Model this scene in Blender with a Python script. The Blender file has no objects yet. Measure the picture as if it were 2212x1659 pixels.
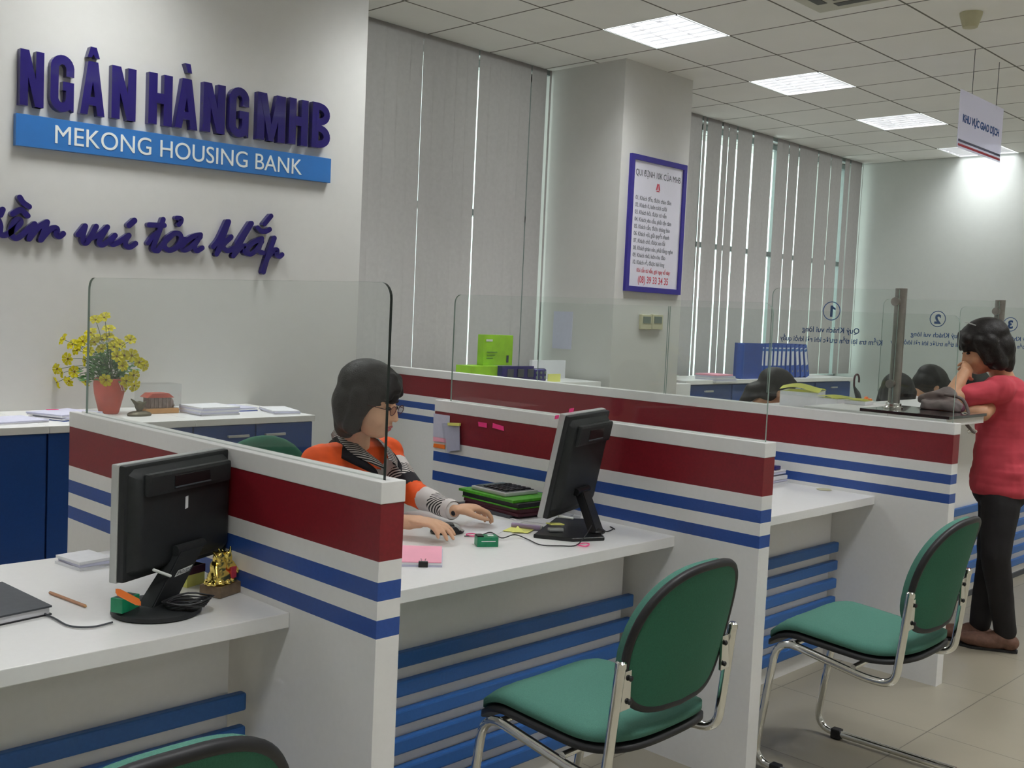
import bpy, bmesh, math, random
from mathutils import Vector, Matrix, Quaternion, noise
random.seed(7)
S = bpy.context.scene
COL = S.collection
PI = math.pi

# ------------------------------------------------------------------ camera
FPX, CW, CH, CAMH = 2264.7, 2212.0, 1659.0, 1.4489
_rx, _ry, _rz = -0.0636, 0.0456, 0.7973
_f = Vector((math.sin(_rz)*math.cos(_rx), math.cos(_rz)*math.cos(_rx), math.sin(_rx)))
_r = Vector((math.cos(_rz), -math.sin(_rz), 0)); _u = _r.cross(_f)
RIGHT = _r*math.cos(_ry) + _u*math.sin(_ry); UPV = -_r*math.sin(_ry) + _u*math.cos(_ry); FWD = _f
cd = bpy.data.cameras.new('camera'); cam = bpy.data.objects.new('camera', cd); COL.objects.link(cam)
cam.matrix_world = Matrix(((RIGHT.x, UPV.x, -FWD.x, 0), (RIGHT.y, UPV.y, -FWD.y, 0), (RIGHT.z, UPV.z, -FWD.z, CAMH), (0, 0, 0, 1)))
cd.sensor_fit = 'HORIZONTAL'; cd.sensor_width = 36.0; cd.lens = 36.0*FPX/CW; cd.clip_start = 0.05; cd.clip_end = 200
S.camera = cam
# ------------------------------------------------------------------ world, exposure
w = bpy.data.worlds.new('world'); S.world = w; w.use_nodes = True
bg = w.node_tree.nodes['Background']; bg.inputs[0].default_value = (0.93, 1.0, 0.97, 1); bg.inputs[1].default_value = 2.2
S.view_settings.view_transform = 'Standard'; S.view_settings.look = 'None'; S.view_settings.gamma = 1
S.view_settings.use_curve_mapping = False
S.view_settings.exposure = 0.0
LAMP_W = 27.0          # watts of each ceiling troffer

# ------------------------------------------------------------------ measured layout (metres)
ZC = 3.378; GX, GY, G = 5.4162, 4.0008, 0.6
YW = 5.66; YS = 4.94; XE = 11.42
YF, YB, TH = 1.684, 3.221, 0.062
HP, ZR0, ZR1, ZB0, ZB1, ZB2, ZB3 = 1.0966, 1.0507, .9298, .8858, .846, .8052, .7661
X1, X2, X3 = 1.3539, 2.8538, 4.32
YD, ZD = 2.0, 0.75

def ray(px, py): return FWD + RIGHT*((px-CW/2)/FPX) - UPV*((py-CH/2)/FPX)
def un(px, py, **k):
    d = ray(px, py); (a, v), = k.items(); i = 'XYZ'.index(a); C = (0, 0, CAMH)
    return Vector((0, 0, CAMH)) + d*((v-C[i])/d[i])
def ud(px, py, dep): return Vector((0, 0, CAMH)) + ray(px, py)*dep

# ------------------------------------------------------------------ materials
def nmat(name):
    m = bpy.data.materials.new(name); m.use_nodes = True
    return m, m.node_tree, m.node_tree.nodes['Principled BSDF']
def srgb(r, g, b):
    f = lambda c: (c/255/12.92) if c/255 <= .04045 else ((c/255+.055)/1.055)**2.4
    return (f(r), f(g), f(b), 1)
def mat(name, col, rough=.5, metal=0, var=.04, scale=18, bump=0, spec=.5, bscale=None, alpha=None, emis=None, coat=0):
    m, t, p = nmat(name)
    p.inputs['Roughness'].default_value = rough; p.inputs['Metallic'].default_value = metal
    p.inputs['Specular IOR Level'].default_value = spec; p.inputs['Coat Weight'].default_value = coat
    tc = t.nodes.new('ShaderNodeTexCoord'); n = t.nodes.new('ShaderNodeTexNoise'); n.inputs['Scale'].default_value = scale
    n.inputs['Detail'].default_value = 4
    t.links.new(tc.outputs['Object'], n.inputs['Vector'])
    r = t.nodes.new('ShaderNodeValToRGB'); r.color_ramp.elements[0].position = .3; r.color_ramp.elements[1].position = .7
    c = col
    r.color_ramp.elements[0].color = (c[0]*(1-var), c[1]*(1-var), c[2]*(1-var), 1)
    r.color_ramp.elements[1].color = (min(1, c[0]*(1+var)), min(1, c[1]*(1+var)), min(1, c[2]*(1+var)), 1)
    t.links.new(n.outputs['Fac'], r.inputs['Fac']); t.links.new(r.outputs['Color'], p.inputs['Base Color'])
    if bump:
        n2 = t.nodes.new('ShaderNodeTexNoise'); n2.inputs['Scale'].default_value = bscale or 300
        t.links.new(tc.outputs['Object'], n2.inputs['Vector'])
        b = t.nodes.new('ShaderNodeBump'); b.inputs['Strength'].default_value = bump; b.inputs['Distance'].default_value = .004
        t.links.new(n2.outputs['Fac'], b.inputs['Height']); t.links.new(b.outputs['Normal'], p.inputs['Normal'])
    if emis:
        p.inputs['Emission Color'].default_value = emis[0]; p.inputs['Emission Strength'].default_value = emis[1]
    return m
def stripes(name, c1, c2, scale, axis='Z', rough=.7, distort=0, width=.5):
    m, t, p = nmat(name); p.inputs['Roughness'].default_value = rough
    tc = t.nodes.new('ShaderNodeTexCoord'); wv = t.nodes.new('ShaderNodeTexWave'); wv.bands_direction = axis
    wv.inputs['Scale'].default_value = scale; wv.inputs['Distortion'].default_value = distort; wv.inputs['Detail'].default_value = 1
    t.links.new(tc.outputs['Object'], wv.inputs['Vector'])
    r = t.nodes.new('ShaderNodeValToRGB'); r.color_ramp.interpolation = 'CONSTANT'
    r.color_ramp.elements[0].color = c1; r.color_ramp.elements[1].position = width; r.color_ramp.elements[1].color = c2
    t.links.new(wv.outputs['Fac'], r.inputs['Fac']); t.links.new(r.outputs['Color'], p.inputs['Base Color'])
    return m
def glass_mat(name, tint, refl=.5, rough=.02):
    m = bpy.data.materials.new(name); m.use_nodes = True; t = m.node_tree; t.nodes.clear()
    o = t.nodes.new('ShaderNodeOutputMaterial'); mx = t.nodes.new('ShaderNodeMixShader')
    tr = t.nodes.new('ShaderNodeBsdfTransparent'); tr.inputs[0].default_value = tint
    gl = t.nodes.new('ShaderNodeBsdfGlossy'); gl.inputs['Roughness'].default_value = rough
    fr = t.nodes.new('ShaderNodeLayerWeight'); fr.inputs[0].default_value = .5
    pw = t.nodes.new('ShaderNodeMath'); pw.operation = 'POWER'; pw.inputs[1].default_value = 4.5; t.links.new(fr.outputs['Facing'], pw.inputs[0])
    ml = t.nodes.new('ShaderNodeMath'); ml.operation = 'MULTIPLY_ADD'; ml.inputs[1].default_value = refl; ml.inputs[2].default_value = .035*refl
    t.links.new(pw.outputs[0], ml.inputs[0]); t.links.new(ml.outputs[0], mx.inputs[0])
    t.links.new(tr.outputs[0], mx.inputs[1]); t.links.new(gl.outputs[0], mx.inputs[2]); t.links.new(mx.outputs[0], o.inputs[0])
    return m

M = {}
M['wall'] = mat('wall_paint', srgb(208, 207, 203), .75, var=.01, bump=.05)
M['wall_end'] = mat('wall_paint_cool', srgb(212, 216, 212), .75, var=.01)
M['white'] = mat('white_laminate', srgb(236, 235, 234), .32, var=.012, scale=60, bump=.02, bscale=600)
M['red'] = mat('red_laminate', srgb(128, 28, 38), .35, var=.08, scale=120)
M['blue'] = mat('blue_laminate', srgb(44, 80, 156), .35, var=.06, scale=120)
M['cabblue'] = mat('cabinet_blue', srgb(28, 68, 138), .35, var=.05, scale=120)
M['slatblue'] = mat('slat_blue', srgb(46, 100, 170), .4, var=.05, scale=120)
M['chairgreen'] = mat('seat_green_fabric', srgb(74, 124, 110), .9, var=.07, scale=260, bump=.4, bscale=700)
M['chairback'] = mat('backrest_green_shell', srgb(42, 106, 82), .8, var=.09, scale=240, bump=.3, bscale=600)
M['black'] = mat('black_rubber', srgb(26, 26, 30), .5, var=.08)
M['blackgloss'] = mat('black_plastic', srgb(17, 18, 20), .33, var=.1, scale=40)
M['blackmatte'] = mat('black_grain_plastic', srgb(26, 29, 31), .55, var=.15, scale=60, bump=.15, bscale=900)
M['chrome'] = mat('chrome', (.78, .78, .76, 1), .12, 1, var=.02)
M['steel'] = mat('brushed_steel', (.36, .34, .32, 1), .32, 1, var=.12, scale=25)
M['silver'] = mat('silver_plastic', srgb(190, 192, 190), .35, .3)
M['navy'] = mat('navy_acrylic', srgb(30, 18, 100), .25, var=.05, coat=.3)
M['barblue'] = mat('sign_blue_acrylic', srgb(48, 112, 182), .3, var=.03, coat=.2)
M['signwhite'] = mat('sign_white', srgb(225, 228, 225), .5, var=.01)
M['paper'] = mat('paper_white', srgb(226, 226, 230), .7, var=.03, scale=40)
M['paperlav'] = mat('paper_cool', srgb(205, 205, 225), .7, var=.03, scale=40)
M['pinkpaper'] = mat('paper_pink', srgb(244, 170, 190), .7, var=.03)
M['hotpink'] = mat('hot_pink', srgb(250, 60, 140), .6, var=.03)
M['yellowpaper'] = mat('paper_yellow', srgb(236, 236, 130), .7, var=.03)
M['orange'] = mat('orange_plastic', srgb(240, 120, 30), .5)
M['greenbox'] = mat('green_plastic', srgb(20, 130, 88), .35, var=.1, scale=80)
M['boxgreen'] = mat('lime_box', srgb(150, 205, 30), .5, var=.12, scale=20)
M['lime'] = mat('lime_folder', srgb(70, 150, 30), .4, var=.2, scale=60)
M['gold'] = mat('gold', (.95, .68, .18, 1), .22, 1, var=.2, scale=60)
M['maroon'] = mat('dark_maroon', srgb(70, 18, 34), .5)
M['glassbrown'] = mat('smoky_crystal', srgb(120, 100, 78), .12, var=.25, scale=40)
M['wood'] = mat('pale_brown_wood', srgb(176, 128, 96), .5, var=.15, scale=30)
M['cork'] = mat('tan_stone', srgb(200, 150, 95), .6, var=.1)
M['darkgrey'] = mat('dark_grey_cover', srgb(64, 68, 74), .55, var=.1, scale=80)
M['terra'] = mat('red_vase_glaze', srgb(196, 88, 70), .45, var=.18, scale=14)
M['petal'] = mat('yellow_petal', srgb(226, 216, 34), .6, var=.12, scale=60)
M['pistil'] = mat('brown_flower_centre', srgb(120, 88, 20), .8)
M['leaf'] = mat('green_leaf', srgb(84, 128, 76), .7, var=.25, scale=40)
M['stem'] = mat('green_stem', srgb(86, 110, 80), .7)
M['bronze'] = mat('dark_bronze', srgb(92, 86, 70), .45, .5, var=.3, scale=60)
M['stone'] = mat('grey_pink_stone', srgb(150, 132, 126), .6, var=.3, scale=50)
M['skin'] = mat('skin', srgb(216, 170, 138), .55, var=.04, scale=30)
M['skin2'] = mat('skin_tan', srgb(200, 150, 116), .55, var=.05, scale=30)
M['lip'] = mat('lips', srgb(186, 92, 96), .4)
M['hair'] = mat('black_hair', srgb(28, 23, 23), .52, var=.35, scale=90, bump=.35, bscale=260, spec=.35)
M['eye'] = mat('dark_eye', srgb(30, 22, 20), .2)
M['shirtorange'] = mat('orange_cloth', srgb(244, 92, 30), .8, var=.08, scale=30)
M['shirtwhite'] = mat('white_cloth', srgb(222, 216, 214), .8, var=.04, scale=30)
M['shirtblack'] = mat('black_cloth', srgb(34, 32, 40), .8, var=.1)
M['pinkshirt'] = mat('coral_pink_cloth', srgb(196, 66, 80), .85, var=.08, scale=18, bump=.5, bscale=14)
M['pants'] = mat('black_trousers', srgb(22, 19, 22), .8, var=.2, scale=20)
M['shoe'] = mat('brown_slipper', srgb(108, 76, 62), .7, var=.2, scale=60)
M['bag'] = mat('grey_brown_bag', srgb(112, 98, 96), .6, var=.25, scale=25, bump=.6, bscale=25)
M['scarf'] = mat('purple_scarf', srgb(96, 40, 64), .8, var=.3, scale=40)
M['frame'] = mat('grey_window_frame', srgb(150, 160, 158), .4, .4)
M['blind'] = mat('grey_blind_fabric', srgb(184, 178, 177), .85, var=.04, scale=30, bump=.1)
M['beige'] = mat('beige_plastic', srgb(196, 192, 160), .5)
M['lcd'] = mat('grey_lcd', srgb(110, 122, 112), .2)
M['postframe'] = mat('navy_frame', srgb(52, 44, 138), .4)
M['postpaper'] = mat('poster_face', srgb(226, 224, 236), .35, var=.01)
M['ink'] = mat('dark_print', srgb(70, 74, 84), .6)
M['inkgrey'] = mat('grey_print', srgb(112, 114, 124), .6)
M['inkred'] = mat('red_print', srgb(196, 60, 80), .6)
M['inkblue'] = mat('blue_print', srgb(40, 84, 150), .6)
M['acwhite'] = mat('aircon_plastic', srgb(190, 188, 172), .5)
M['acgrille'] = mat('aircon_grille', srgb(84, 84, 80), .6)
M['reflector'] = mat('louver_aluminium', (.80, .80, .82, 1), .25, .85)
M['ringbinder'] = mat('blue_binder', srgb(48, 84, 168), .45, var=.06)
M['binderdark'] = mat('blue_binder_cover', srgb(50, 76, 150), .55, var=.1)
M['counterglass'] = mat('black_counter_glass', srgb(40, 44, 46), .08, var=.05, coat=.5)
M['paneledge'] = mat('glass_edge_green', srgb(136, 156, 148), .25)
M['panedark'] = mat('glass_edge_dark', srgb(24, 34, 32), .25)
M['lilac'] = mat('lilac_plastic', srgb(160, 140, 176), .3)
M['tube'] = mat('fluorescent_tube', (.9, .9, .9, 1), .4, emis=((.98, 1, 1, 1), 4.5))
M['glass'] = glass_mat('clear_partition_glass', (.962, .978, .970, 1), .8)
M['clear'] = glass_mat('clear_plastic', (.94, .95, .96, 1), 1.0, .06)
M['winglass'] = glass_mat('window_glass', (.93, .98, .97, 1), .8)
M['acrylic'] = glass_mat('hanging_acrylic', (.86, .86, .92, 1), 1.5)
_t = M['acrylic'].node_tree; _o = [n for n in _t.nodes if n.type == 'OUTPUT_MATERIAL'][0]; _src = _o.inputs[0].links[0].from_socket
_d = _t.nodes.new('ShaderNodeBsdfDiffuse'); _d.inputs[0].default_value = (.72, .72, .86, 1); _tl = _t.nodes.new('ShaderNodeBsdfTranslucent'); _tl.inputs[0].default_value = (.72, .72, .86, 1)
_a = _t.nodes.new('ShaderNodeAddShader'); _m = _t.nodes.new('ShaderNodeMixShader'); _m.inputs[0].default_value = .34
_t.links.new(_d.outputs[0], _a.inputs[0]); _t.links.new(_tl.outputs[0], _a.inputs[1]); _t.links.new(_src, _m.inputs[1]); _t.links.new(_a.outputs[0], _m.inputs[2]); _t.links.new(_m.outputs[0], _o.inputs[0])
M['stripeV'] = stripes('black_white_stripe', srgb(30, 28, 32), srgb(225, 220, 215), 42, 'DIAGONAL')
M['stripeS'] = stripes('sleeve_stripe', srgb(30, 28, 32), srgb(225, 220, 215), 40, 'DIAGONAL', distort=.6)
M['barcode'] = stripes('barcode_stripe', srgb(30, 30, 30), srgb(235, 235, 235), 60, 'X')

# floor tiles / ceiling tiles
def tile_mat(name, base, line, pitchx, pitchy, ox, oy, lw, rough, var, spots=0, bump=.0):
    m, t, p = nmat(name); p.inputs['Roughness'].default_value = rough
    g = t.nodes.new('ShaderNodeNewGeometry'); sp = t.nodes.new('ShaderNodeSeparateXYZ'); t.links.new(g.outputs['Position'], sp.inputs[0])
    def mth(op, a, b=None):
        n = t.nodes.new('ShaderNodeMath'); n.operation = op
        for i, v in enumerate((a, b)):
            if v is None: continue
            if isinstance(v, (int, float)): n.inputs[i].default_value = v
            else: t.links.new(v, n.inputs[i])
        return n.outputs[0]
    def edge(o, pitch, off):
        a = mth('SUBTRACT', o, off); a = mth('DIVIDE', a, pitch); a = mth('FRACT', a); a = mth('SUBTRACT', a, .5); a = mth('ABSOLUTE', a)
        return mth('GREATER_THAN', a, .5-lw/pitch/2)
    e = mth('MAXIMUM', edge(sp.outputs[0], pitchx, ox), edge(sp.outputs[1], pitchy, oy))
    n = t.nodes.new('ShaderNodeTexNoise'); n.inputs['Scale'].default_value = 3; n.inputs['Detail'].default_value = 8; t.links.new(g.outputs['Position'], n.inputs['Vector'])
    r = t.nodes.new('ShaderNodeValToRGB'); r.color_ramp.elements[0].position = .3; r.color_ramp.elements[1].position = .7
    r.color_ramp.elements[0].color = tuple(c*(1-var) for c in base[:3])+(1,); r.color_ramp.elements[1].color = tuple(c*(1+var) for c in base[:3])+(1,)
    t.links.new(n.outputs['Fac'], r.inputs['Fac'])
    mx = t.nodes.new('ShaderNodeMix'); mx.data_type = 'RGBA'; t.links.new(e, mx.inputs['Factor']); t.links.new(r.outputs['Color'], mx.inputs['A']); mx.inputs['B'].default_value = line
    t.links.new(mx.outputs['Result'], p.inputs['Base Color'])
    b = t.nodes.new('ShaderNodeBump'); b.inputs['Strength'].default_value = .4; b.inputs['Distance'].default_value = .003; b.invert = True
    t.links.new(e, b.inputs['Height']); t.links.new(b.outputs['Normal'], p.inputs['Normal'])
    return m
M['floor'] = tile_mat('floor_tiles', srgb(158, 151, 134), srgb(112, 107, 94), .6, .6, .2, .3, .004, .28, .05)
M['ceiling'] = tile_mat('ceiling_tiles', srgb(236, 235, 230), srgb(110, 108, 98), G, G, GX, GY, .014, .8, .02)

# ------------------------------------------------------------------ mesh helpers
class MB:
    """collects shapes into one mesh"""
    def __init__(s): s.bm = bmesh.new(); s.mi = 0
    def _mark(s, faces, mi):
        for f in faces: f.material_index = s.mi if mi is None else mi
    def _new(s, before, mi):
        s._mark([f for f in s.bm.faces if f.index == -1 or f not in before], mi)
    def box(s, lo, hi, bev=0, mi=None, M4=None, seg=2):
        t = bmesh.new(); bmesh.ops.create_cube(t, size=1)
        c = [(a+b)/2 for a, b in zip(lo, hi)]; d = [abs(b-a) for a, b in zip(lo, hi)]
        for v in t.verts: v.co = Vector((v.co.x*d[0]+c[0], v.co.y*d[1]+c[1], v.co.z*d[2]+c[2]))
        if bev: bmesh.ops.bevel(t, geom=t.edges[:], offset=min(bev, min(d)*.49), segments=seg, profile=.6, affect='EDGES')
        if M4: t.transform(M4)
        s.add(t, mi); return s
    def add(s, t, mi=None):
        for f in t.faces: f.material_index = (s.mi if mi is None else mi) if mi != 'keep' else f.material_index
        me = bpy.data.meshes.new('t'); t.to_mesh(me); t.free(); s.bm.from_mesh(me); bpy.data.meshes.remove(me)
    def ell(s, c, r, rot=None, mi=None, seg=20):
        t = bmesh.new(); bmesh.ops.create_uvsphere(t, u_segments=seg, v_segments=max(6, seg*2//3), radius=1)
        m = Matrix.Translation(Vector(c)) @ (rot.to_4x4() if rot is not None else Matrix.Identity(4)) @ Matrix.Diagonal((r[0], r[1], r[2], 1))
        t.transform(m); s.add(t, mi); return s
    def tube(s, pts, r, seg=12, mi=None, closed=False, cap=True):
        pts = [Vector(p) for p in pts]; n = len(pts)
        rr = r if isinstance(r, (list, tuple)) else [r]*n
        t = bmesh.new(); rings = []
        prev = None
        for i, p in enumerate(pts):
            a = pts[i-1] if i > 0 else (pts[-1] if closed else p); b = pts[(i+1) % n] if (i < n-1 or closed) else p
            d = (b-a).normalized()
            if prev is None:
                x = d.orthogonal().normalized()
            else:
                x = (prev - d*prev.dot(d)).normalized()
            prev = x; y = d.cross(x)
            rings.append([t.verts.new(p + (x*math.cos(2*PI*k/seg)+y*math.sin(2*PI*k/seg))*rr[i]) for k in range(seg)])
        for i in range(n if closed else n-1):
            A, B = rings[i], rings[(i+1) % n]
            for k in range(seg): t.faces.new((A[k], A[(k+1) % seg], B[(k+1) % seg], B[k]))
        if cap and not closed:
            t.faces.new(rings[0][::-1]); t.faces.new(rings[-1])
        s.add(t, mi); return s
    def caps(s, p0, p1, r0, r1, mi=None, seg=14):
        p0, p1 = Vector(p0), Vector(p1)
        s.ell(p0, (r0,)*3, mi=mi, seg=seg); s.ell(p1, (r1,)*3, mi=mi, seg=seg)
        if (p1-p0).length > 1e-4: s.tube([p0, p1], [r0, r1], seg=seg, mi=mi)
        return s
    def lathe(s, prof, c=(0, 0, 0), seg=32, mi=None, M4=None):
        t = bmesh.new(); rings = []
        for r, z in prof:
            rings.append([t.verts.new((r*math.cos(2*PI*k/seg), r*math.sin(2*PI*k/seg), z)) for k in range(seg)] if r > 1e-6 else [t.verts.new((0, 0, z))])
        for A, B in zip(rings, rings[1:]):
            for k in range(seg):
                q = [A[k % len(A)], A[(k+1) % len(A)], B[(k+1) % len(B)], B[k % len(B)]]
                q2 = []
                for v in q:
                    if v not in q2: q2.append(v)
                if len(q2) > 2: t.faces.new(q2)
        if len(rings[0]) > 1: t.faces.new(rings[0][::-1])
        if len(rings[-1]) > 1: t.faces.new(rings[-1])
        t.transform((M4 or Matrix.Identity(4)) if M4 else Matrix.Translation(Vector(c)))
        bmesh.ops.recalc_face_normals(t, faces=t.faces)
        s.add(t, mi); return s
    def prism(s, poly, O, ax, ay, n, d, mi=None, bev=0):
        """2D polygon in plane O+ax,ay extruded by d along n"""
        O, ax, ay, n = Vector(O), Vector(ax), Vector(ay), Vector(n)
        t = bmesh.new(); a = [t.verts.new(O+ax*x+ay*y) for x, y in poly]
        f = t.faces.new(a)
        if d:
            r = bmesh.ops.extrude_face_region(t, geom=[f]); vs = [g for g in r['geom'] if isinstance(g, bmesh.types.BMVert)]
            for v in vs: v.co += n*d
        bmesh.ops.recalc_face_normals(t, faces=t.faces)
        if bev: bmesh.ops.bevel(t, geom=t.edges[:], offset=bev, segments=1, affect='EDGES')
        bmesh.ops.triangulate(t, faces=[q for q in t.faces if len(q.verts) > 4])
        s.add(t, mi); return s
    def stroke(s, pts, wd, O, ax, ay, n, d, mi=None, round_=True, smooth=True):
        """flat brush stroke of width wd along 2D points, extruded"""
        P = [Vector((x, y)) for x, y in pts]
        if smooth and len(P) > 2: P = cat2(P, 5)
        L, R = [], []
        for i, p in enumerate(P):
            a = P[max(i-1, 0)]; b = P[min(i+1, len(P)-1)]; dd = (b-a)
            if dd.length < 1e-9: dd = Vector((1, 0))
            dd.normalize(); nn = Vector((-dd.y, dd.x)); L.append(p+nn*wd/2); R.append(p-nn*wd/2)
        O, ax, ay, n = Vector(O), Vector(ax), Vector(ay), Vector(n); W = lambda q, h: O+ax*q.x+ay*q.y+n*h
        t = bmesh.new()
        l0 = [t.verts.new(W(q, 0)) for q in L]; r0 = [t.verts.new(W(q, 0)) for q in R]; l1 = [t.verts.new(W(q, d)) for q in L]; r1 = [t.verts.new(W(q, d)) for q in R]
        k = len(P)
        for i in range(k-1):
            t.faces.new((l0[i], l0[i+1], r0[i+1], r0[i])); t.faces.new((l1[i], r1[i], r1[i+1], l1[i+1]))
            t.faces.new((l0[i], l1[i], l1[i+1], l0[i+1])); t.faces.new((r0[i], r0[i+1], r1[i+1], r1[i]))
        t.faces.new((l0[0], r0[0], r1[0], l1[0])); t.faces.new((l0[-1], l1[-1], r1[-1], r0[-1]))
        bmesh.ops.recalc_face_normals(t, faces=t.faces); s.add(t, mi)
        if round_:
            for q in (P[0], P[-1]):
                s.prism([(q.x+wd/2*math.cos(2*PI*j/12), q.y+wd/2*math.sin(2*PI*j/12)) for j in range(12)], O, ax, ay, n, d+(.00015 if q is P[0] else .00025), mi)
        return s
    def build(s, name, mats, parent=None, smooth=False, world=True, wn=True):
        me = bpy.data.meshes.new(name)
        if parent is not None and world:
            s.bm.transform(parent_matrix(parent).inverted())
        s.bm.to_mesh(me); s.bm.free()
        if not isinstance(mats, (list, tuple)): mats = [mats]
        for m in mats: me.materials.append(M[m] if isinstance(m, str) else m)
        if smooth:
            me.polygons.foreach_set('use_smooth', [True]*len(me.polygons))
            if smooth != 'all': me.set_sharp_from_angle(angle=math.radians(38))
        o = bpy.data.objects.new(name, me); COL.objects.link(o)
        if parent is not None: o.parent = parent
        return o
def parent_matrix(p):
    m = Matrix.LocRotScale(p.location, p.rotation_euler, p.scale)
    return (parent_matrix(p.parent) @ m) if p.parent else m
def cat2(P, k):
    out = []
    for i in range(len(P)-1):
        p0 = P[max(i-1, 0)]; p1 = P[i]; p2 = P[i+1]; p3 = P[min(i+2, len(P)-1)]
        for j in range(k):
            t = j/k
            out.append(.5*((2*p1)+(p2-p0)*t+(2*p0-5*p1+4*p2-p3)*t*t+(-p0+3*p1-3*p2+p3)*t**3))
    out.append(P[-1]); return out
def smoothpath(pts, k=6): return cat2([Vector(p) for p in pts], k)
def fillet(pts, r, k=6):
    pts = [Vector(p) for p in pts]; out = [pts[0]]
    for a, b, c in zip(pts, pts[1:], pts[2:]):
        u = (a-b).normalized(); v = (c-b).normalized(); rr = min(r, (a-b).length*.49, (c-b).length*.49)
        A = b+u*rr; C = b+v*rr
        for j in range(k+1):
            t = j/k; out.append((1-t)**2*A+2*t*(1-t)*b+t*t*C)
    out.append(pts[-1]); return out
def tag(o, label=None, cat=None, group=None, kind=None):
    if label: o['label'] = label
    if cat: o['category'] = cat
    if group: o['group'] = group
    if kind: o['kind'] = kind
    return o
def thing(name, label, cat, loc=(0, 0, 0), rotz=0, group=None):
    o = bpy.data.objects.new(name, None); COL.objects.link(o); o.location = loc; o.rotation_euler = (0, 0, rotz); o.empty_display_size = .05
    return tag(o, label, cat, group)
def struct(o): o['kind'] = 'structure'; return o
def dup(root, loc=None, rotz=None, label=None, group=None):
    r = root.copy(); COL.objects.link(r)
    if loc is not None: r.location = loc
    if rotz is not None: r.rotation_euler = (0, 0, rotz)
    if label: r['label'] = label
    if group: r['group'] = group
    for ch in [c for c in bpy.data.objects if c.parent == root]:
        c = ch.copy(); COL.objects.link(c); c.parent = r
        for g in [q for q in bpy.data.objects if q.parent == ch]:
            d = g.copy(); COL.objects.link(d); d.parent = c
    return r
def text(body, size, m, parent, O, ax, ay, depth=.0006, bold=0, xs=1, align='LEFT', name='lettering', single=None, label=None, fit=None):
    c = bpy.data.curves.new('txt', 'FONT'); c.body = body; c.size = size; c.extrude = depth; c.offset = bold; c.align_x = align
    c.resolution_u = 8 if len(body) < 24 and size > .09 else 3
    o = bpy.data.objects.new('txt', c); COL.objects.link(o)
    me = bpy.data.meshes.new_from_object(o.evaluated_get(bpy.context.evaluated_depsgraph_get()))
    bpy.data.objects.remove(o); bpy.data.curves.remove(c)
    if fit:
        w0 = [v.co.x for v in me.vertices]; h0 = [v.co.y for v in me.vertices]; a0, a1, b0, b1 = min(w0), max(w0), min(h0), max(h0)
        for v in me.vertices: v.co.x = (v.co.x-a0)/(a1-a0)*fit[0]; v.co.y = (v.co.y-b0)/(b1-b0)*fit[1]
    ax, ay, O = Vector(ax).normalized(), Vector(ay).normalized(), Vector(O); n = ax.cross(ay)
    T = Matrix(((ax.x, ay.x, n.x, O.x), (ax.y, ay.y, n.y, O.y), (ax.z, ay.z, n.z, O.z), (0, 0, 0, 1))) @ Matrix.Diagonal((xs, 1, 1, 1))
    if single is not None:
        t = bmesh.new(); t.from_mesh(me); t.transform(T); single.add(t); bpy.data.meshes.remove(me); return None
    me.transform(T)
    if parent is not None: me.transform(parent_matrix(parent).inverted())
    me.name = name; me.materials.clear(); me.materials.append(M[m])
    q = bpy.data.objects.new(name, me); COL.objects.link(q); q.parent = parent
    if label: q['label'] = label
    return q
def blob(mb, voxel, smooth=6, fac=.5, mats=('skin',), name='body', parent=None, pick=None, deform=None):
    """fuse overlapping shapes into one continuous smooth surface"""
    me = bpy.data.meshes.new('tmp'); mb.bm.to_mesh(me); mb.bm.free()
    o = bpy.data.objects.new('tmp', me); COL.objects.link(o)
    r = o.modifiers.new('r', 'REMESH'); r.mode = 'VOXEL'; r.voxel_size = voxel; r.use_smooth_shade = True
    if smooth:
        s = o.modifiers.new('s', 'SMOOTH'); s.factor = fac; s.iterations = smooth
    out = bpy.data.meshes.new_from_object(o.evaluated_get(bpy.context.evaluated_depsgraph_get()))
    bpy.data.objects.remove(o); bpy.data.meshes.remove(me)
    out.materials.clear()
    for m in mats: out.materials.append(M[m])
    if deform:
        for v in out.vertices: v.co = deform(v.co)
    if pick:
        for p in out.polygons: p.material_index = pick(p.center)
    else:
        out.polygons.foreach_set('material_index', [0]*len(out.polygons))
    out.polygons.foreach_set('use_smooth', [True]*len(out.polygons))
    if parent is not None: out.transform(parent_matrix(parent).inverted())
    out.name = name
    q = bpy.data.objects.new(name, out); COL.objects.link(q); q.parent = parent
    return q
XA, YA, ZA = Vector((1, 0, 0)), Vector((0, 1, 0)), Vector((0, 0, 1))

# ------------------------------------------------------------------ ceiling, its troffers
I0, I1, J0, J1 = -14, 10, -14, 4
lamp_cells = set()
for k in range(-4, 4):
    for j in (0, -6, -12): lamp_cells.add((3*k, j))
t = MB(); bm = t.bm
for i in range(I0, I1):
    for j in range(J0, J1):
        if (i, j) in lamp_cells: continue
        x0, y0 = GX+i*G, GY+j*G; x1, y1 = x0+G, y0+G
        if j == J1-1: y1 = 6.4
        if i == I1-1: x1 = XE+.15
        vs = [bm.verts.new(p) for p in ((x0, y0, ZC), (x0, y1, ZC), (x1, y1, ZC), (x1, y0, ZC))]
        bm.faces.new(vs)
bmesh.ops.remove_doubles(bm, verts=bm.verts, dist=1e-4)
struct(t.build('ceiling', 'ceiling'))
ceil_x0, ceil_y0 = GX+I0*G, GY+J0*G

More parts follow.
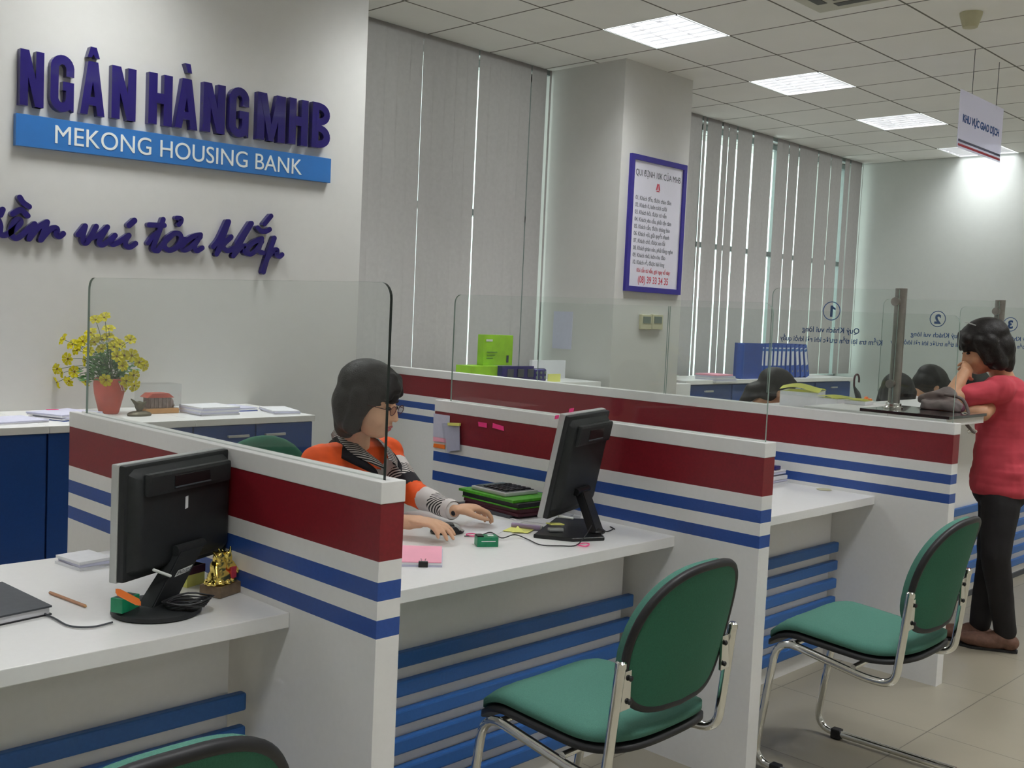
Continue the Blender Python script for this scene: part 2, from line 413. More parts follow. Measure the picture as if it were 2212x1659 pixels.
def troffer(i, j, label, visible):
    x0, y0 = GX+i*G, GY+j*G; cx, cy = x0+G/2, y0+G/2
    t = thing('ceiling_light', label, 'ceiling light', (cx, cy, ZC), 0, 'recessed square louvered ceiling lights')
    a = MB(); e = .008
    a.box((x0+e, y0+e, ZC+.09), (x0+G-e, y0+G-e, ZC+.10))
    for q in (((x0+e, y0+e), (x0+2*e, y0+G-e)), ((x0+G-2*e, y0+e), (x0+G-e, y0+G-e)), ((x0+e, y0+e), (x0+G-e, y0+2*e)), ((x0+e, y0+G-2*e), (x0+G-e, y0+G-e))):
        a.box((*q[0], ZC-.002), (*q[1], ZC+.09))
    a.build('housing', 'reflector', t)
    l = MB()
    for k in range(1, 3):
        y = y0+G*k/3
        l.prism([(-.0015, .0), (.0015, .0), (.009, .040), (-.009, .040)], (x0+.02, y, ZC), YA, ZA, XA, G-.04)
    for k in range(1, 7):
        x = x0+G*k/7
        l.prism([(-.0015, .0), (.0015, .0), (.009, .040), (-.009, .040)], (x, y0+.02, ZC), XA, ZA, YA, G-.04)
    l.build('louver', 'reflector', t)
    ld = bpy.data.lights.new('troffer_lamp', 'AREA'); ld.shape = 'SQUARE'; ld.size = G-.06; ld.energy = LAMP_W*(.55 if (i, j) == (9, 0) else 1); ld.spread = math.radians(124); ld.color = (.960, .988, .985)
    tb = MB()
    for k in range(3): tb.tube([(x0+.03, y0+G*(k+.5)/3, ZC+.058), (x0+G-.03, y0+G*(k+.5)/3, ZC+.058)], .013, seg=10)
    tb.build('tube_lamps', 'tube', t)
    lo = bpy.data.objects.new('tube_light', ld); COL.objects.link(lo); lo.parent = t; lo.location = (0, 0, .075)
    return t
names = {0: 'square louvered ceiling light nearest the column top, first of the visible row', 3: 'square louvered ceiling light second along the visible row',
         6: 'square louvered ceiling light third along the row, left of the hanging sign', 9: 'square louvered ceiling light against the end wall, partly behind the hanging sign'}
for (i, j) in sorted(lamp_cells):
    if j == 0 and i in names: troffer(i, j, names[i], True)
    elif j == 0: troffer(i, j, 'square louvered ceiling light above the sign wall, beyond the picture edge', False)
    else: troffer(i, j, 'square louvered ceiling light in the %s row over the customer side' % ('middle' if j == -6 else 'rear'), False)

# ------------------------------------------------------------------ floor and walls
struct(MB().box((ceil_x0, ceil_y0, -.1), (XE+.15, 6.4, 0)).build('floor', 'floor'))
struct(MB().box((ceil_x0, YS, 0), (3.744, 6.1, ZC)).build('wall_sign', 'wall'))
struct(MB().box((6.10, YS, 0), (6.950, 6.1, ZC)).build('wall_column', 'wall'))
struct(MB().box((XE, ceil_y0, 0), (XE+.15, 6.4, ZC)).build('wall_right', 'wall_end'))
struct(MB().box((ceil_x0-.15, ceil_y0, 0), (ceil_x0, 6.4, ZC)).build('wall_left', 'wall'))
struct(MB().box((ceil_x0-.15, ceil_y0-.15, 0), (XE+.15, ceil_y0, ZC)).build('wall_rear', 'wall'))
struct(MB().box((3.744, 5.86, 0), (6.10, 6.0, .9)).build('wall_window_left', 'wall'))
struct(MB().box((6.95, 5.86, 0), (XE, 6.0, .9)).build('wall_window_right', 'wall'))
def window(name, x0, x1, n):
    f = MB(); y0, y1 = 5.88, 5.95
    zm = un(1660, 555, Y=5.9).z
    for k in range(n+1):
        x = x0+(x1-x0)*k/n; f.box((x-.03 if k else x, y0, .9), (x+.03 if k < n else x, y1, ZC))
    for z in (.9, zm, ZC-.06): f.box((x0, y0, z), (x1, y1, z+.05))
    root = struct(f.build(name, 'frame'))
    root_g = MB().box((x0+.01, 5.91, .92), (x1-.01, 5.918, ZC-.02)).build('glass_pane', 'winglass', root)
window('window_1', 3.744, 6.10, 2); window('window_2', 6.95, XE, 3)

# blinds
def blinds(label, x0, x1, gaps, y=YW, zlo=.98):
    t = thing('vertical_blind', label, 'blinds', ((x0+x1)/2, y, ZC), 0, 'grey vertical blinds on the windows')
    MB().box((x0, y+.015, ZC-.04), (x1, y+.05, ZC-.001)).build('headrail', 'frame', t)
    cuts = [(x0, 0)] + gaps + [(x1, 0)]
    for (xa, wa), (xb, wb) in zip(cuts, cuts[1:]):
        a, b = xa+wa/2, xb-wb/2
        n = max(1, round((b-a)/.112)); s = (b-a)/n
        for k in range(n):
            l, r = a+k*s-(.0006 if k else 0), a+(k+1)*s+(.0006 if k < n-1 else 0)
            cx = (l+r)/2; wd = r-l; tw = random.uniform(-.004, .004)
            m = MB(); bmx = m.bm; rows = 10; cols = 3
            lean = 0
            vs = []
            for i in range(rows+1):
                z = ZC-.003-(ZC-.003-zlo)*i/rows
                for j in range(cols+1):
                    u = j/cols-.5
                    vs.append(bmx.verts.new((cx+u*wd+lean*i/rows, y+u*wd*tw+.0012*math.cos(u*PI)+.002*math.sin(i*.5), z)))
            for i in range(rows):
                for j in range(cols):
                    q = i*(cols+1)+j; bmx.faces.new((vs[q], vs[q+1], vs[q+cols+2], vs[q+cols+1]))
            bmesh.ops.solidify(bmx, geom=bmx.faces[:], thickness=.0012)
            m.build('slat', 'blind', t, smooth=True)
xw = lambda p: un(p, 440, Y=YW).x
blinds('grey vertical blind between the sign wall and the column', 3.80, 6.085,
       [(xw(902), .003), (xw(1022.5), .012), (xw(1136), .010), (xw(1172), .034)])
blinds('grey vertical blind with bright gaps, between column and end wall', 6.965, XE-.06,
       [(xw(1509), .022), (xw(1518), .026), (xw(1552), .026), (xw(1566), .012), (xw(1584.5), .026), (xw(1619), .034), (xw(1667), .085), (xw(1698), .014),
        (xw(1720), .02), (xw(1762), .02), (xw(1790), .012), (xw(1817), .075), (xw(1832), .03), (xw(1858), .03)])

# ------------------------------------------------------------------ sign on the wall
SY = YS-.04; tilt = (2.283-2.25)/1.7
bx0, bx1 = 1.800, 3.500
signax = Vector((1, 0, tilt)).normalized()
t = thing('sign_board', 'light blue sign bar on the white wall reading MEKONG HOUSING BANK', 'sign', (2.65, YS, 2.2))
b = MB(); b.prism([(0, 0), (bx1-bx0, .008), (bx1-bx0, .142), (0, .142)], (bx0, YS, 2.112), signax, ZA, -YA, .03, bev=.001)
b.build('board', 'barblue', t)
mk0, mk1 = un(119, 300, Y=YS-.03).x, un(652, 360, Y=YS-.03).x
text('MEKONG HOUSING BANK', .100, 'signwhite', t, (mk0, YS-.031, 2.146), signax, ZA, .001, bold=0, name='lettering', fit=(mk1-mk0, .083))
# measured against pixels later
def letter(ch, pa, pb, ptop_y, label, idx):
    pass
LZ0, LH = 2.292, .246
def lx(c): return un(c/2.765, 80+ (250+ (c-97)*.155)/2.765+0, Y=SY).x
def mk_letter(ch, ca, cb, label):
    x0, x1 = lx(ca)+.018, lx(cb); wd = x1-x0; h = LH
    z0 = LZ0+tilt*1.35*(x0-1.8)
    m = MB(); O = (x0, YS, z0); D = .035
    nn = [0]
    def P(pts):
        nn[0] += 1; m.prism([(x*wd, y*h) for x, y in pts], O, XA, ZA, -YA, D+nn[0]*.0004)
    if ch in 'ÂÀA':
        P([(0, 0), (.30, 0), (.62, 1), (.30, 1)]); P([(.70, 0), (1, 0), (.70, 1), (.38, 1)]); P([(.2, .18), (.8, .18), (.75, .34), (.25, .34)])
        if ch == 'Â': P([(.26, 1.07), (.42, 1.07), (.5, 1.13), (.58, 1.07), (.76, 1.07), (.62, 1.27), (.38, 1.27)])
        if ch == 'À': P([(.38, 1.30), (.62, 1.30), (.70, 1.12), (.52, 1.12)])
    elif ch == 'N':
        P([(0, 0), (.34, 0), (.34, 1), (0, 1)]); P([(.66, 0), (1, 0), (1, 1), (.66, 1)]); P([(.05, 1), (.36, 1), (.95, 0), (.64, 0)])
    elif ch == 'H':
        P([(0, 0), (.36, 0), (.36, 1), (0, 1)]); P([(.64, 0), (1, 0), (1, 1), (.64, 1)]); P([(.3, .42), (.7, .42), (.7, .62), (.3, .62)])
    elif ch == 'M':
        P([(0, 0), (.26, 0), (.26, 1), (0, 1)]); P([(.74, 0), (1, 0), (1, 1), (.74, 1)]); P([(.06, 1), (.32, 1), (.6, 0), (.42, 0)]); P([(.68, 1), (.94, 1), (.58, 0), (.4, 0)])
    elif ch == 'G':
        # outer shape with counter opening, bold condensed
        out = []
        for a in range(20, 181, 16): out.append((.5+.5*math.cos(math.radians(a)), .78+.24*math.sin(math.radians(a))))
        for a in range(180, 316, 15): out.append((.5+.5*math.cos(math.radians(a)), .22+.24*math.sin(math.radians(a))))
        out += [(1, .0), (1, .54), (.52, .54), (.52, .38), (.66, .38), (.66, .24)]
        for a in range(330, 179, -15): out.append((.5+.16*math.cos(math.radians(a)), .24+.09*math.sin(math.radians(a))))
        for a in range(180, -1, -20): out.append((.5+.16*math.cos(math.radians(a)), .76+.09*math.sin(math.radians(a))))
        out += [(.66, .64), (1, .64), (1, .80)]
        P(out)
    elif ch == 'B':
        P([(0, 0), (.36, 0), (.36, 1), (0, 1)])
        for (c, r) in ((.75, .25), (.26, .26)):
            o = [(.2+(.8 if c < .5 else .76)*max(0, math.cos(math.radians(a)))**.75, c+r*math.sin(math.radians(a))) for a in range(-90, 91, 15)]
            i = [(.2+.44*max(0, math.cos(math.radians(a)))**.75, c+(r-.15)*math.sin(math.radians(a))) for a in range(90, -91, -15)]
            P(o+i)
    o = m.build('sign_letter', 'navy'); tag(o, label, 'sign letter', 'raised navy letters of the bank name')
LET = [('N', 97, 265, 'navy raised capital N, leftmost letter of the top sign row'), ('G', 280, 445, 'navy raised capital G, second letter of the sign row'),
       ('Â', 460, 630, 'navy raised capital A wearing a circumflex in the sign row'), ('N', 648, 815, 'navy raised capital N ending the first sign word'),
       ('H', 870, 1032, 'navy raised capital H starting the second sign word'), ('À', 1030, 1185, 'navy raised capital A wearing a grave accent in the sign row'),
       ('N', 1198, 1348, 'navy raised capital N between the accented A and the last G'), ('G', 1355, 1490, 'navy raised capital G just left of the letter M'),
       ('M', 1522, 1708, 'navy raised capital M in the sign row'), ('H', 1714, 1843, 'navy raised capital H between M and B'),
       ('B', 1852, 1976, 'navy raised capital B, rightmost letter of the sign row')]
for l in LET: mk_letter(*l)
def script(words, name_label):
    m = MB()
    for kk, (wd, pts) in enumerate(words):
        Q = []
        for x, y in pts:
            p = un(x/3.456, 400+y/3.456, Y=YS-.03); Q.append((p.x, p.z))
        m.stroke(Q, wd, (0, YS, 0), XA, ZA, -YA, .026+kk*.0004)
    o = m.build('sign_lettering', 'navy'); tag(o, name_label, 'sign lettering', 'navy handwritten slogan words')
WD = .026
script([(WD, [(-60, 300), (-20, 250), (5, 300), (5, 360), (45, 372), (110, 330), (155, 285), (150, 258), (120, 262), (92, 310), (88, 365), (120, 396), (160, 378), (205, 335), (262, 290)]),
        (WD, [(262, 290), (240, 350), (222, 400)]), (WD, [(222, 400), (290, 315), (355, 275)]), (WD, [(355, 275), (330, 350), (308, 408)]),
        (WD, [(308, 408), (370, 335), (410, 318), (430, 330), (422, 365), (445, 384), (475, 362)]),
        (WD, [(5, 222), (22, 182)]), (WD, [(98, 215), (130, 195), (160, 184), (185, 205), (208, 228)]), (WD, [(150, 92), (175, 130), (218, 160)])],
       'navy handwritten lettering cut by the left picture edge')
script([(WD, [(588, 370), (640, 305)]), (WD, [(640, 305), (622, 380), (630, 428), (655, 425), (690, 370), (722, 308)]), (WD*.9, [(665, 405), (740, 370), (805, 312)]),
        (WD, [(805, 312), (770, 370), (742, 425), (765, 446), (810, 420), (862, 375)]), (WD, [(862, 375), (835, 410), (838, 440), (880, 430), (965, 375)]),
        (WD, [(965, 375), (940, 415), (945, 455), (975, 462), (1015, 435)]), (WD*1.1, [(966, 300), (1006, 264)])],
       'navy handwritten word vui on the white wall')
script([(WD, [(1118, 296), (1230, 300)]), (WD, [(1222, 255), (1195, 340), (1155, 440), (1150, 480), (1180, 490)]), (WD*.8, [(1108, 435), (1150, 375), (1190, 345)]),
        (WD, [(1180, 490), (1240, 420), (1300, 362)]), (WD, [(1310, 358), (1250, 400), (1230, 455), (1265, 486), (1320, 465), (1355, 410), (1345, 365), (1310, 358)]),
        (WD*.8, [(1350, 395), (1400, 405)]), (WD, [(1500, 370), (1440, 385), (1375, 435), (1362, 478), (1400, 480), (1450, 440), (1498, 385)]),
        (WD, [(1480, 410), (1455, 455), (1470, 490), (1512, 468)]), (WD*.9, [(1322, 245), (1355, 250), (1352, 275), (1336, 296)])],
       'navy handwritten word toa with a hook accent on the white wall')
script([(WD, [(1595, 460), (1640, 400), (1700, 272)]), (WD, [(1712, 272), (1670, 390), (1620, 515)]), (WD, [(1620, 515), (1670, 440), (1730, 385)]),
        (WD, [(1728, 390), (1670, 450), (1700, 490), (1745, 470)]), (WD, [(1745, 490), (1810, 380), (1872, 285)]), (WD, [(1882, 285), (1820, 390), (1745, 528)]),
        (WD, [(1745, 528), (1800, 465), (1845, 455), (1828, 500), (1860, 512)]), (WD, [(1958, 398), (1890, 430), (1850, 480), (1868, 516), (1915, 485), (1958, 420)]),
        (WD, [(1945, 440), (1935, 490), (1965, 505)]), (WD*1.1, [(2050, 395), (2005, 520), (1968, 648)]), (WD, [(1990, 560), (2040, 490), (2072, 485), (2065, 520), (2090, 532), (2108, 518)]),
        (WD, [(1925, 318), (1950, 342), (1985, 345), (2015, 330)]), (WD, [(1975, 290), (2025, 230)])],
       'navy handwritten word khap with breve and acute accents, rightmost of the slogan')

# ------------------------------------------------------------------ poster, thermostats and paper on the column
def quadbox(m, cs, n, d, mi=None):
    cs = [Vector(c) for c in cs]; n = Vector(n)
    t = bmesh.new(); a = [t.verts.new(c) for c in cs]; f = t.faces.new(a)
    r = bmesh.ops.extrude_face_region(t, geom=[f])
    for g in r['geom']:
        if isinstance(g, bmesh.types.BMVert): g.co += n*d
    bmesh.ops.recalc_face_normals(t, faces=t.faces); m.add(t, mi)
px0, px1, pz0, pz1 = 6.205, 6.900, 1.690, 2.700
t = thing('notice_board', 'tall framed notice with navy border hanging on the white column', 'framed notice', (6.55, YS, 2.2))
fw = .035
MB().box((px0, YS-.012, pz0), (px1, YS, pz1)).build('notice_sheet', 'postpaper', t)
f = MB(); f.box((px0-.005, YS-.025, pz0-.005), (px0+fw, YS, pz1+.005)); f.box((px1-fw, YS-.025, pz0-.005), (px1+.005, YS, pz1+.005)); f.box((px0+fw, YS-.0248, pz1-fw), (px1-fw, YS, pz1+.005)); f.box((px0+fw, YS-.0248, pz0-.005), (px1-fw, YS, pz0+fw))
f.build('frame', 'postframe', t)
yt = YS-.0125
text('QUI ĐỊNH 10K CỦA MHB', .066, 'ink', t, ((px0+px1)/2, yt, 2.555), XA, ZA, .0003, bold=0, xs=.76, align='CENTER', name='heading')
for q, (s1, s2) in enumerate([('01. Khách ', 'đến, được chào đón'), ('02. Khách ', 'ở, luôn tươi cười'), ('03. Khách ', 'hỏi, được tư vấn'), ('04. Khách ', 'yêu cầu, phải tận tâm'), ('05. Khách ', 'cần, được thông báo'),
                              ('06. Khách ', 'vội, giải quyết nhanh'), ('07. Khách ', 'chờ, được xin lỗi'), ('08. Khách ', 'phàn nàn, phải lắng nghe'), ('09. Khách ', 'nhờ, luôn chu đáo'), ('10. Khách ', 'về, được hài lòng')]):
    text(s1+s2, .044, 'inkgrey', t, (px0+.075, yt, 2.375-q*.0535), XA, ZA, .0003, bold=.0006, xs=.80, name='text_line')
text('Khi cần tư vấn, gọi ngay số này:', .042, 'inkred', t, ((px0+px1)/2, yt, 1.835), XA, ZA, .0003, bold=.0006, xs=.78, align='CENTER', name='text_line')
text('(08) 39 33 34 35', .074, 'inkred', t, ((px0+px1)/2, yt, 1.755), XA, ZA, .0003, bold=.0008, xs=.78, align='CENTER', name='phone_number')
e = MB(); ex, ez = (px0+px1)/2, 2.47
e.prism([(-.026, 0), (-.008, 0), (.0, .045), (-.012, .05)], (ex, yt, ez), XA, ZA, -YA, .0005); e.prism([(.026, 0), (.008, 0), (.0, .045), (.012, .05)], (ex, yt, ez), XA, ZA, -YA, .0005)
e.prism([(-.022, -.012), (.022, -.012), (.016, -.004), (-.016, -.004)], (ex, yt, ez), XA, ZA, -YA, .0005)
e.build('emblem', 'inkred', t)
for pa, pb, lab in ((1381, 1402, 'beige wall thermostat on the column, left of the pair'), (1405, 1426, 'beige wall thermostat on the column, right of the pair')):
    A = un(pa, 679, Y=YS); Bq = un(pb, 712, Y=YS)
    t = thing('thermostat', lab, 'thermostat', ((A.x+Bq.x)/2, YS, (A.z+Bq.z)/2), 0, 'thermostats on the column')
    MB().box((A.x, YS-.025, Bq.z), (Bq.x, YS, A.z), .004).build('casing', 'beige', t)
    MB().box((A.x+.02, YS-.028, (A.z+Bq.z)/2-.01), (Bq.x-.02, YS-.02, A.z-.015)).build('display', 'lcd', t)
A = un(1197, 672, X=6.10); Bq = un(1234, 755, X=6.10)
tag(MB().box((6.097, Bq.y, Bq.z), (6.10, A.y, A.z)).build('paper_notice', 'paperlav'), 'pale paper notice taped to the left side of the column', 'paper notice')

# ------------------------------------------------------------------ partitions
def pane(name_root, plane, x, y0, y1, z0, z1, rnd=(True, True), T=.007, parent=None, edge='paneledge', rad=.035):
    """glass pane in the Y-Z plane at X=x with rounded upper corners"""
    pts = [(y0, z0), (y1, z0)]
    def arc(cy, cz, a0, a1): return [(cy+rad*math.cos(math.radians(a)), cz+rad*math.sin(math.radians(a))) for a in range(a0, a1+1, 15)]
    pts += arc(y1-rad, z1-rad, 0, 90) if rnd[1] else [(y1, z1)]
    pts += arc(y0+rad, z1-rad, 90, 180) if rnd[0] else [(y0, z1)]
    m = MB(); m.prism(pts, (x-T/2, 0, 0), YA, ZA, XA, T)
    for f in m.bm.faces: f.material_index = 0 if abs(f.normal.x) > .9 else (2 if f.normal.y < -.3 else 1)
    return m.build('glass_pane', ['glass', 'paneledge', edge], parent)
def partition(label, x, y0, y1, panes, edge):
    t = thing('counter_partition', label, 'partition', (x+TH/2, (y0+y1)/2, 0), 0, 'striped white partitions between the counters')
    m = MB(); zs = [(0, ZB3, 0), (ZB3, ZB2, 2), (ZB2, ZB1, 0), (ZB1, ZB0, 2), (ZB0, ZR1, 0), (ZR1, ZR0, 1)]
    bmx = m.bm; lv = []
    for z in [0, ZB3, ZB2, ZB1, ZB0, ZR1, ZR0]:
        lv.append([bmx.verts.new(p) for p in ((x, y0, z), (x+TH, y0, z), (x+TH, y1, z), (x, y1, z))])
    for k, (a, b) in enumerate(zip(lv, lv[1:])):
        for q in range(4):
            f = bmx.faces.new((a[q], a[(q+1) % 4], b[(q+1) % 4], b[q])); f.material_index = zs[k][2]
    bmx.faces.new(lv[0][::-1]); bmx.faces.new(lv[-1])
    m.build('panel', ['white', 'red', 'blue'], t)
    c = MB(); e = .0015; xm = x+TH/2
    c.box((x-e, y0-e, ZR0), (xm-.006, y1+e, HP), .002); c.box((xm+.006, y0-e, ZR0), (x+TH+e, y1+e, HP), .002); c.box((xm-.007, y0, ZR0), (xm+.007, y1, HP-.006)); c.box((x-e*1.2, y0-e*1.2, ZR0), (x+TH+e*1.2, y0+.016, HP+.0003), .002)
    c.build('cap_rail', 'white', t)
    for (a, b, z1, rn) in panes: pane('g', 0, xm, a, b, HP-.012, z1, rn, parent=t, edge=edge)
    return t
gz1 = un(842, 612, X=X1+TH/2).z
P1 = partition('nearest striped partition with a glass pane, beside the left monitor', X1, YF, YB, [(YF+.03, YB-.05, 1.510, (True, True))], 'panedark')
P2 = partition('middle striped partition with a glass pane, beside the seated woman', X2, YF, YB, [(YF+.018, YB-.06, 1.530, (True, True))], 'paneledge')
P3 = partition('long striped partition with two glass panes, third from the left', X3, YF, 5.6, [(YF+.02, 3.155, 1.540, (True, False)), (3.165, 4.05, 1.540, (False, False))], 'paneledge')

# ------------------------------------------------------------------ customer desks
def desk(label, x0, x1, sl=True):
    t = thing('counter_desk', label, 'desk', ((x0+x1)/2, 2.4, 0), 0, 'white counter desks with blue slats')
    MB().box((x0, YD, ZD-.035), (x1, 2.80, ZD), .002).build('desktop', 'white', t)
    MB().box((x0, 2.165, .0), (x1-.055, 2.185, ZD-.035)).build('modesty_panel', 'white', t)
    for k in range(6):
        z = .526-k*.081
        MB().box((x0, 2.140, z-.043), (x1-.018, 2.166, z), .006).build('slat', 'slatblue', t)
    return t
D1 = desk('white counter desk at left holding the monitor seen from behind', -.12, X1-.001)
MB().box((-.12, 2.185, 0), (-.10, 2.78, ZD-.035)).build('side_panel', 'white', D1)
D2 = desk('white counter desk where the woman in orange works', X1+TH+.001, X2-.001)
D3 = desk('white counter desk holding a paper stack, right of the middle partition', X2+TH+.001, X3-.001)
g = un(1780, 1058, Z=ZD)
tag(MB().lathe([(.0, 0), (.03, 0), (.034, .002), (.03, .003), (.024, .0025), (0, .0025)], (g.x, g.y, ZD)).build('cable_grommet', 'beige'), 'round beige cable grommet set in the far desk top', 'grommet')

# ------------------------------------------------------------------ wall cabinets
CZ = .92; CY0 = 4.33
def cabinet(label, x0, x1, handles):
    t = thing('storage_cabinet', label, 'cabinet', ((x0+x1)/2, (CY0+YS)/2, 0), 0, 'blue low cabinets under the wall sign')
    MB().box((x0+.001, CY0-.02, CZ-.03), (x1-.001, YS-.002, CZ), .002).build('cabinet_top', 'white', t)
    MB().box((x0+.002, CY0+.019, 0.0), (x1-.002, YS-.002, CZ-.03)).build('carcass', 'cabblue', t)
    xm = (x0+x1)/2
    for a, b, hs in ((x0, xm, 1), (xm, x1, -1)):
        d = MB().box((a+.004, CY0, .08), (b-.004, CY0+.018, CZ-.034), .0015).build('door', 'cabblue', t)
        if handles:
            hx = (xm-.10 if hs > 0 else xm+.10); hz = .835
            MB().box((hx-.055, CY0-.022, hz-.006), (hx+.055, CY0-.014, hz+.006), .002).box((hx-.05, CY0-.016, hz-.004), (hx-.042, CY0, hz+.004)).box((hx+.042, CY0-.016, hz-.004), (hx+.05, CY0, hz+.004)).build('handle', 'silver', d)
cabinet('low blue cabinet with two bar handles at the end of the sign wall', 2.38, 3.03, True)
cabinet('low blue cabinet under the yellow flowers, half behind the near partition', 1.73, 2.38, False)
cabinet('low blue cabinet at the left picture edge', 1.08, 1.73, False)

# vase and flowers
vx, vy = 2.155, 4.70
t = thing('flower_vase', 'red vase of yellow artificial flowers on the wall cabinets', 'vase of flowers', (vx, vy, CZ))
MB().lathe([(0, 0), (.040, 0), (.045, .008), (.054, .045), (.066, .095), (.070, .135), (.067, .160), (.062, .165), (.056, .16), (.06, .13), (.0, .11)], (vx, vy, CZ)).build('vase', 'terra', t, smooth=True)
fl = [(207, 692), (226, 687), (235, 712), (139, 734), (281, 735), (158, 745), (168, 757), (208, 731), (192, 760), (186, 780), (225, 785), (264, 790), (300, 783), (125, 797), (125, 825), (150, 822), (186, 823),
      (230, 820), (272, 822), (262, 837), (289, 832), (162, 803), (250, 735), (246, 750), (148, 775), (222, 735), (233, 728), (268, 768), (284, 768), (205, 740), (258, 745), (240, 742), (180, 738), (136, 805), (288, 810),
      (252, 770), (220, 755), (172, 745), (309, 789), (197, 720)]
random.seed(3)
for n_, (px, py) in enumerate(fl):
    back = random.uniform(-.09, .09)
    p = ud(px, py, 4.82+back)
    c = Vector((vx, vy, CZ+.25)); d = (p-c).normalized(); d = (d*.75 + (Vector((0, 0, CAMH))-p).normalized()*.55 + Vector((random.uniform(-.3, .3), random.uniform(-.3, .3), random.uniform(-.1, .3)))).normalized()
    m = MB(); q = d.to_track_quat('Z', 'Y').to_matrix()
    R_ = .026+random.uniform(-.002, .004)
    bmx = m.bm
    for k in range(7):
        a0 = 2*PI*k/7
        row = []
        for u, wv_, h in ((.1, .3, 0), (.55, .95, .003), (.85, 1.05, .006), (1.05, .6, .004)):
            for s_ in (-1, 0, 1):
                ang = a0+s_*.42*wv_; rr = u*R_*(1 if s_ else 1.04)
                row.append(bmx.verts.new(p+q @ Vector((rr*math.cos(ang), rr*math.sin(ang), h+.004*abs(s_)+random.uniform(0, .002)))))
        for r_ in range(3):
            for s_ in range(2):
                bmx.faces.new((row[r_*3+s_], row[r_*3+s_+1], row[r_*3+s_+4], row[r_*3+s_+3]))
    bmesh.ops.solidify(bmx, geom=bmx.faces[:], thickness=.0008)
    fo = m.build('flower', 'petal', t, smooth=True)
    MB().ell(p+d*.003, (.006, .006, .004), q, seg=10).build('flower_centre', 'pistil', fo, smooth=True)
    base = Vector((vx, vy, CZ+.13))+Vector((random.uniform(-.03, .03), random.uniform(-.03, .03), 0))
    mid = (p+base)/2+Vector((0, 0, .05))
    MB().tube(smoothpath([base, mid, p-d*.004], 5), .0013, seg=6).build('stem', 'stem', t)
m = MB()
for k in range(520):
    th = random.uniform(0, 2*PI); rr = random.uniform(.0, .14)**1; hh = random.uniform(.0, .2)
    c = Vector((vx+rr*math.cos(th)*random.uniform(.4, 1), vy+rr*math.sin(th)*.7, CZ+.150+hh*(1-rr*4)*.9))
    d = Vector((math.cos(th), math.sin(th), random.uniform(-.3, .9))).normalized(); L_ = random.uniform(.018, .04); s_ = d.orthogonal().normalized()*.006
    bmx = m.bm; v = [bmx.verts.new(x) for x in (c, c+d*L_*.5+s_, c+d*L_, c+d*L_*.5-s_)]; bmx.faces.new(v)
m.build('foliage', 'leaf', t)
m = MB(); random.seed(5)
for k in range(5):
    a = random.uniform(-2.6, -.6)
    m.tube(smoothpath([Vector((vx+.069*math.cos(a+i*.1), vy+.069*math.sin(a+i*.1), CZ+.145-.012*i)) for i in range(4)], 4), .0014, seg=6)
m.build('vase_pattern', 'signwhite', t)

# small ornaments
b0 = un(270, 903, Z=CZ)
t = thing('ornament', 'small dark bronze bird-like ornament on an oval base beside the vase', 'ornament', (2.22, 4.60, CZ))
bx_, by_ = 2.235, 4.56
MB().lathe([(0, 0), (.055, 0), (.058, .008), (.05, .016), (.03, .022), (0, .022)], (0, 0, 0), M4=Matrix.Translation((bx_, by_, CZ)) @ Matrix.Diagonal((1, .6, 1, 1))).build('base', 'bronze', t, smooth=True)
m = MB(); m.ell((bx_, by_, CZ+.045), (.022, .015, .024)); m.caps((bx_-.01, by_, CZ+.05), (bx_-.04, by_, CZ+.078), .012, .004); m.caps((bx_+.01, by_, CZ+.05), (bx_+.03, by_, CZ+.062), .012, .006); m.caps((bx_, by_, CZ+.02), (bx_, by_, CZ+.04), .012, .014)
blob(m, .004, 3, name='figure', mats=('bronze',), parent=t)
t = thing('ornament', 'pagoda-shaped stone ornament under a clear cover beside the bronze bird', 'ornament', (2.37, 4.66, CZ))
ox, oy = 2.375, 4.66
MB().box((ox-.085, oy-.05, CZ), (ox+.085, oy+.05, CZ+.025), .006).build('base', 'cork', t)
m = MB(); m.box((ox-.06, oy-.03, CZ+.025), (ox+.05, oy+.03, CZ+.075), .004)
for k in range(6): m.tube([(ox-.05+k*.02, oy-.032, CZ+.027), (ox-.05+k*.02, oy-.032, CZ+.073)], .004, seg=8)
MB().prism([(-.072, 0), (.062, 0), (.054, .006), (.036, .020), (-.046, .020), (-.064, .006)], (ox, oy-.040, CZ+.075), XA, ZA, YA, .080).build('roof', 'terra', t)
m.ell((ox+.06, oy, CZ+.05), (.018, .02, .02)); m.ell((ox+.07, oy, CZ+.035), (.012, .018, .012))
m.build('building_model', 'stone', t)
MB().box((ox-.09, oy-.055, CZ+.026), (ox+.09, oy+.055, CZ+.14)).build('clear_cover', 'clear', t)

def paper_stack(label, c, w_, d_, n, rz=0, mats=('paper', 'paperlav'), group='paper stacks on the cabinets', th=.006, cat='paper stack', under=None, jit=.012, sag=0):
    t = thing('paper_stack', label, cat, c, rz, group)
    z = c[2]; q = Matrix.Translation(Vector(c)) @ Matrix.Rotation(rz, 4, 'Z')
    if under:
        MB().box((-w_/2, -d_/2, 0), (w_/2, d_/2, .004), M4=q).build('folder', under, t)
    for k in range(n):
        dx, dy, a = random.uniform(-jit, jit), random.uniform(-jit, jit), random.uniform(-.05, .05)
        z0 = (.0042 if under else 0)+k*th
        mm = q @ Matrix.Translation((dx, dy, 0)) @ Matrix.Rotation(a, 4, 'Z')
        MB().box((-w_/2+.003, -d_/2+.003, z0), (w_/2-.003, d_/2-.003, z0+th*.93), M4=mm).build('sheaf', mats[k % len(mats)], t)
    return t
random.seed(11)
paper_stack('flat pile of white papers at the left end of the cabinets', (1.62, 4.52, CZ), .30, .21, 2, .2)
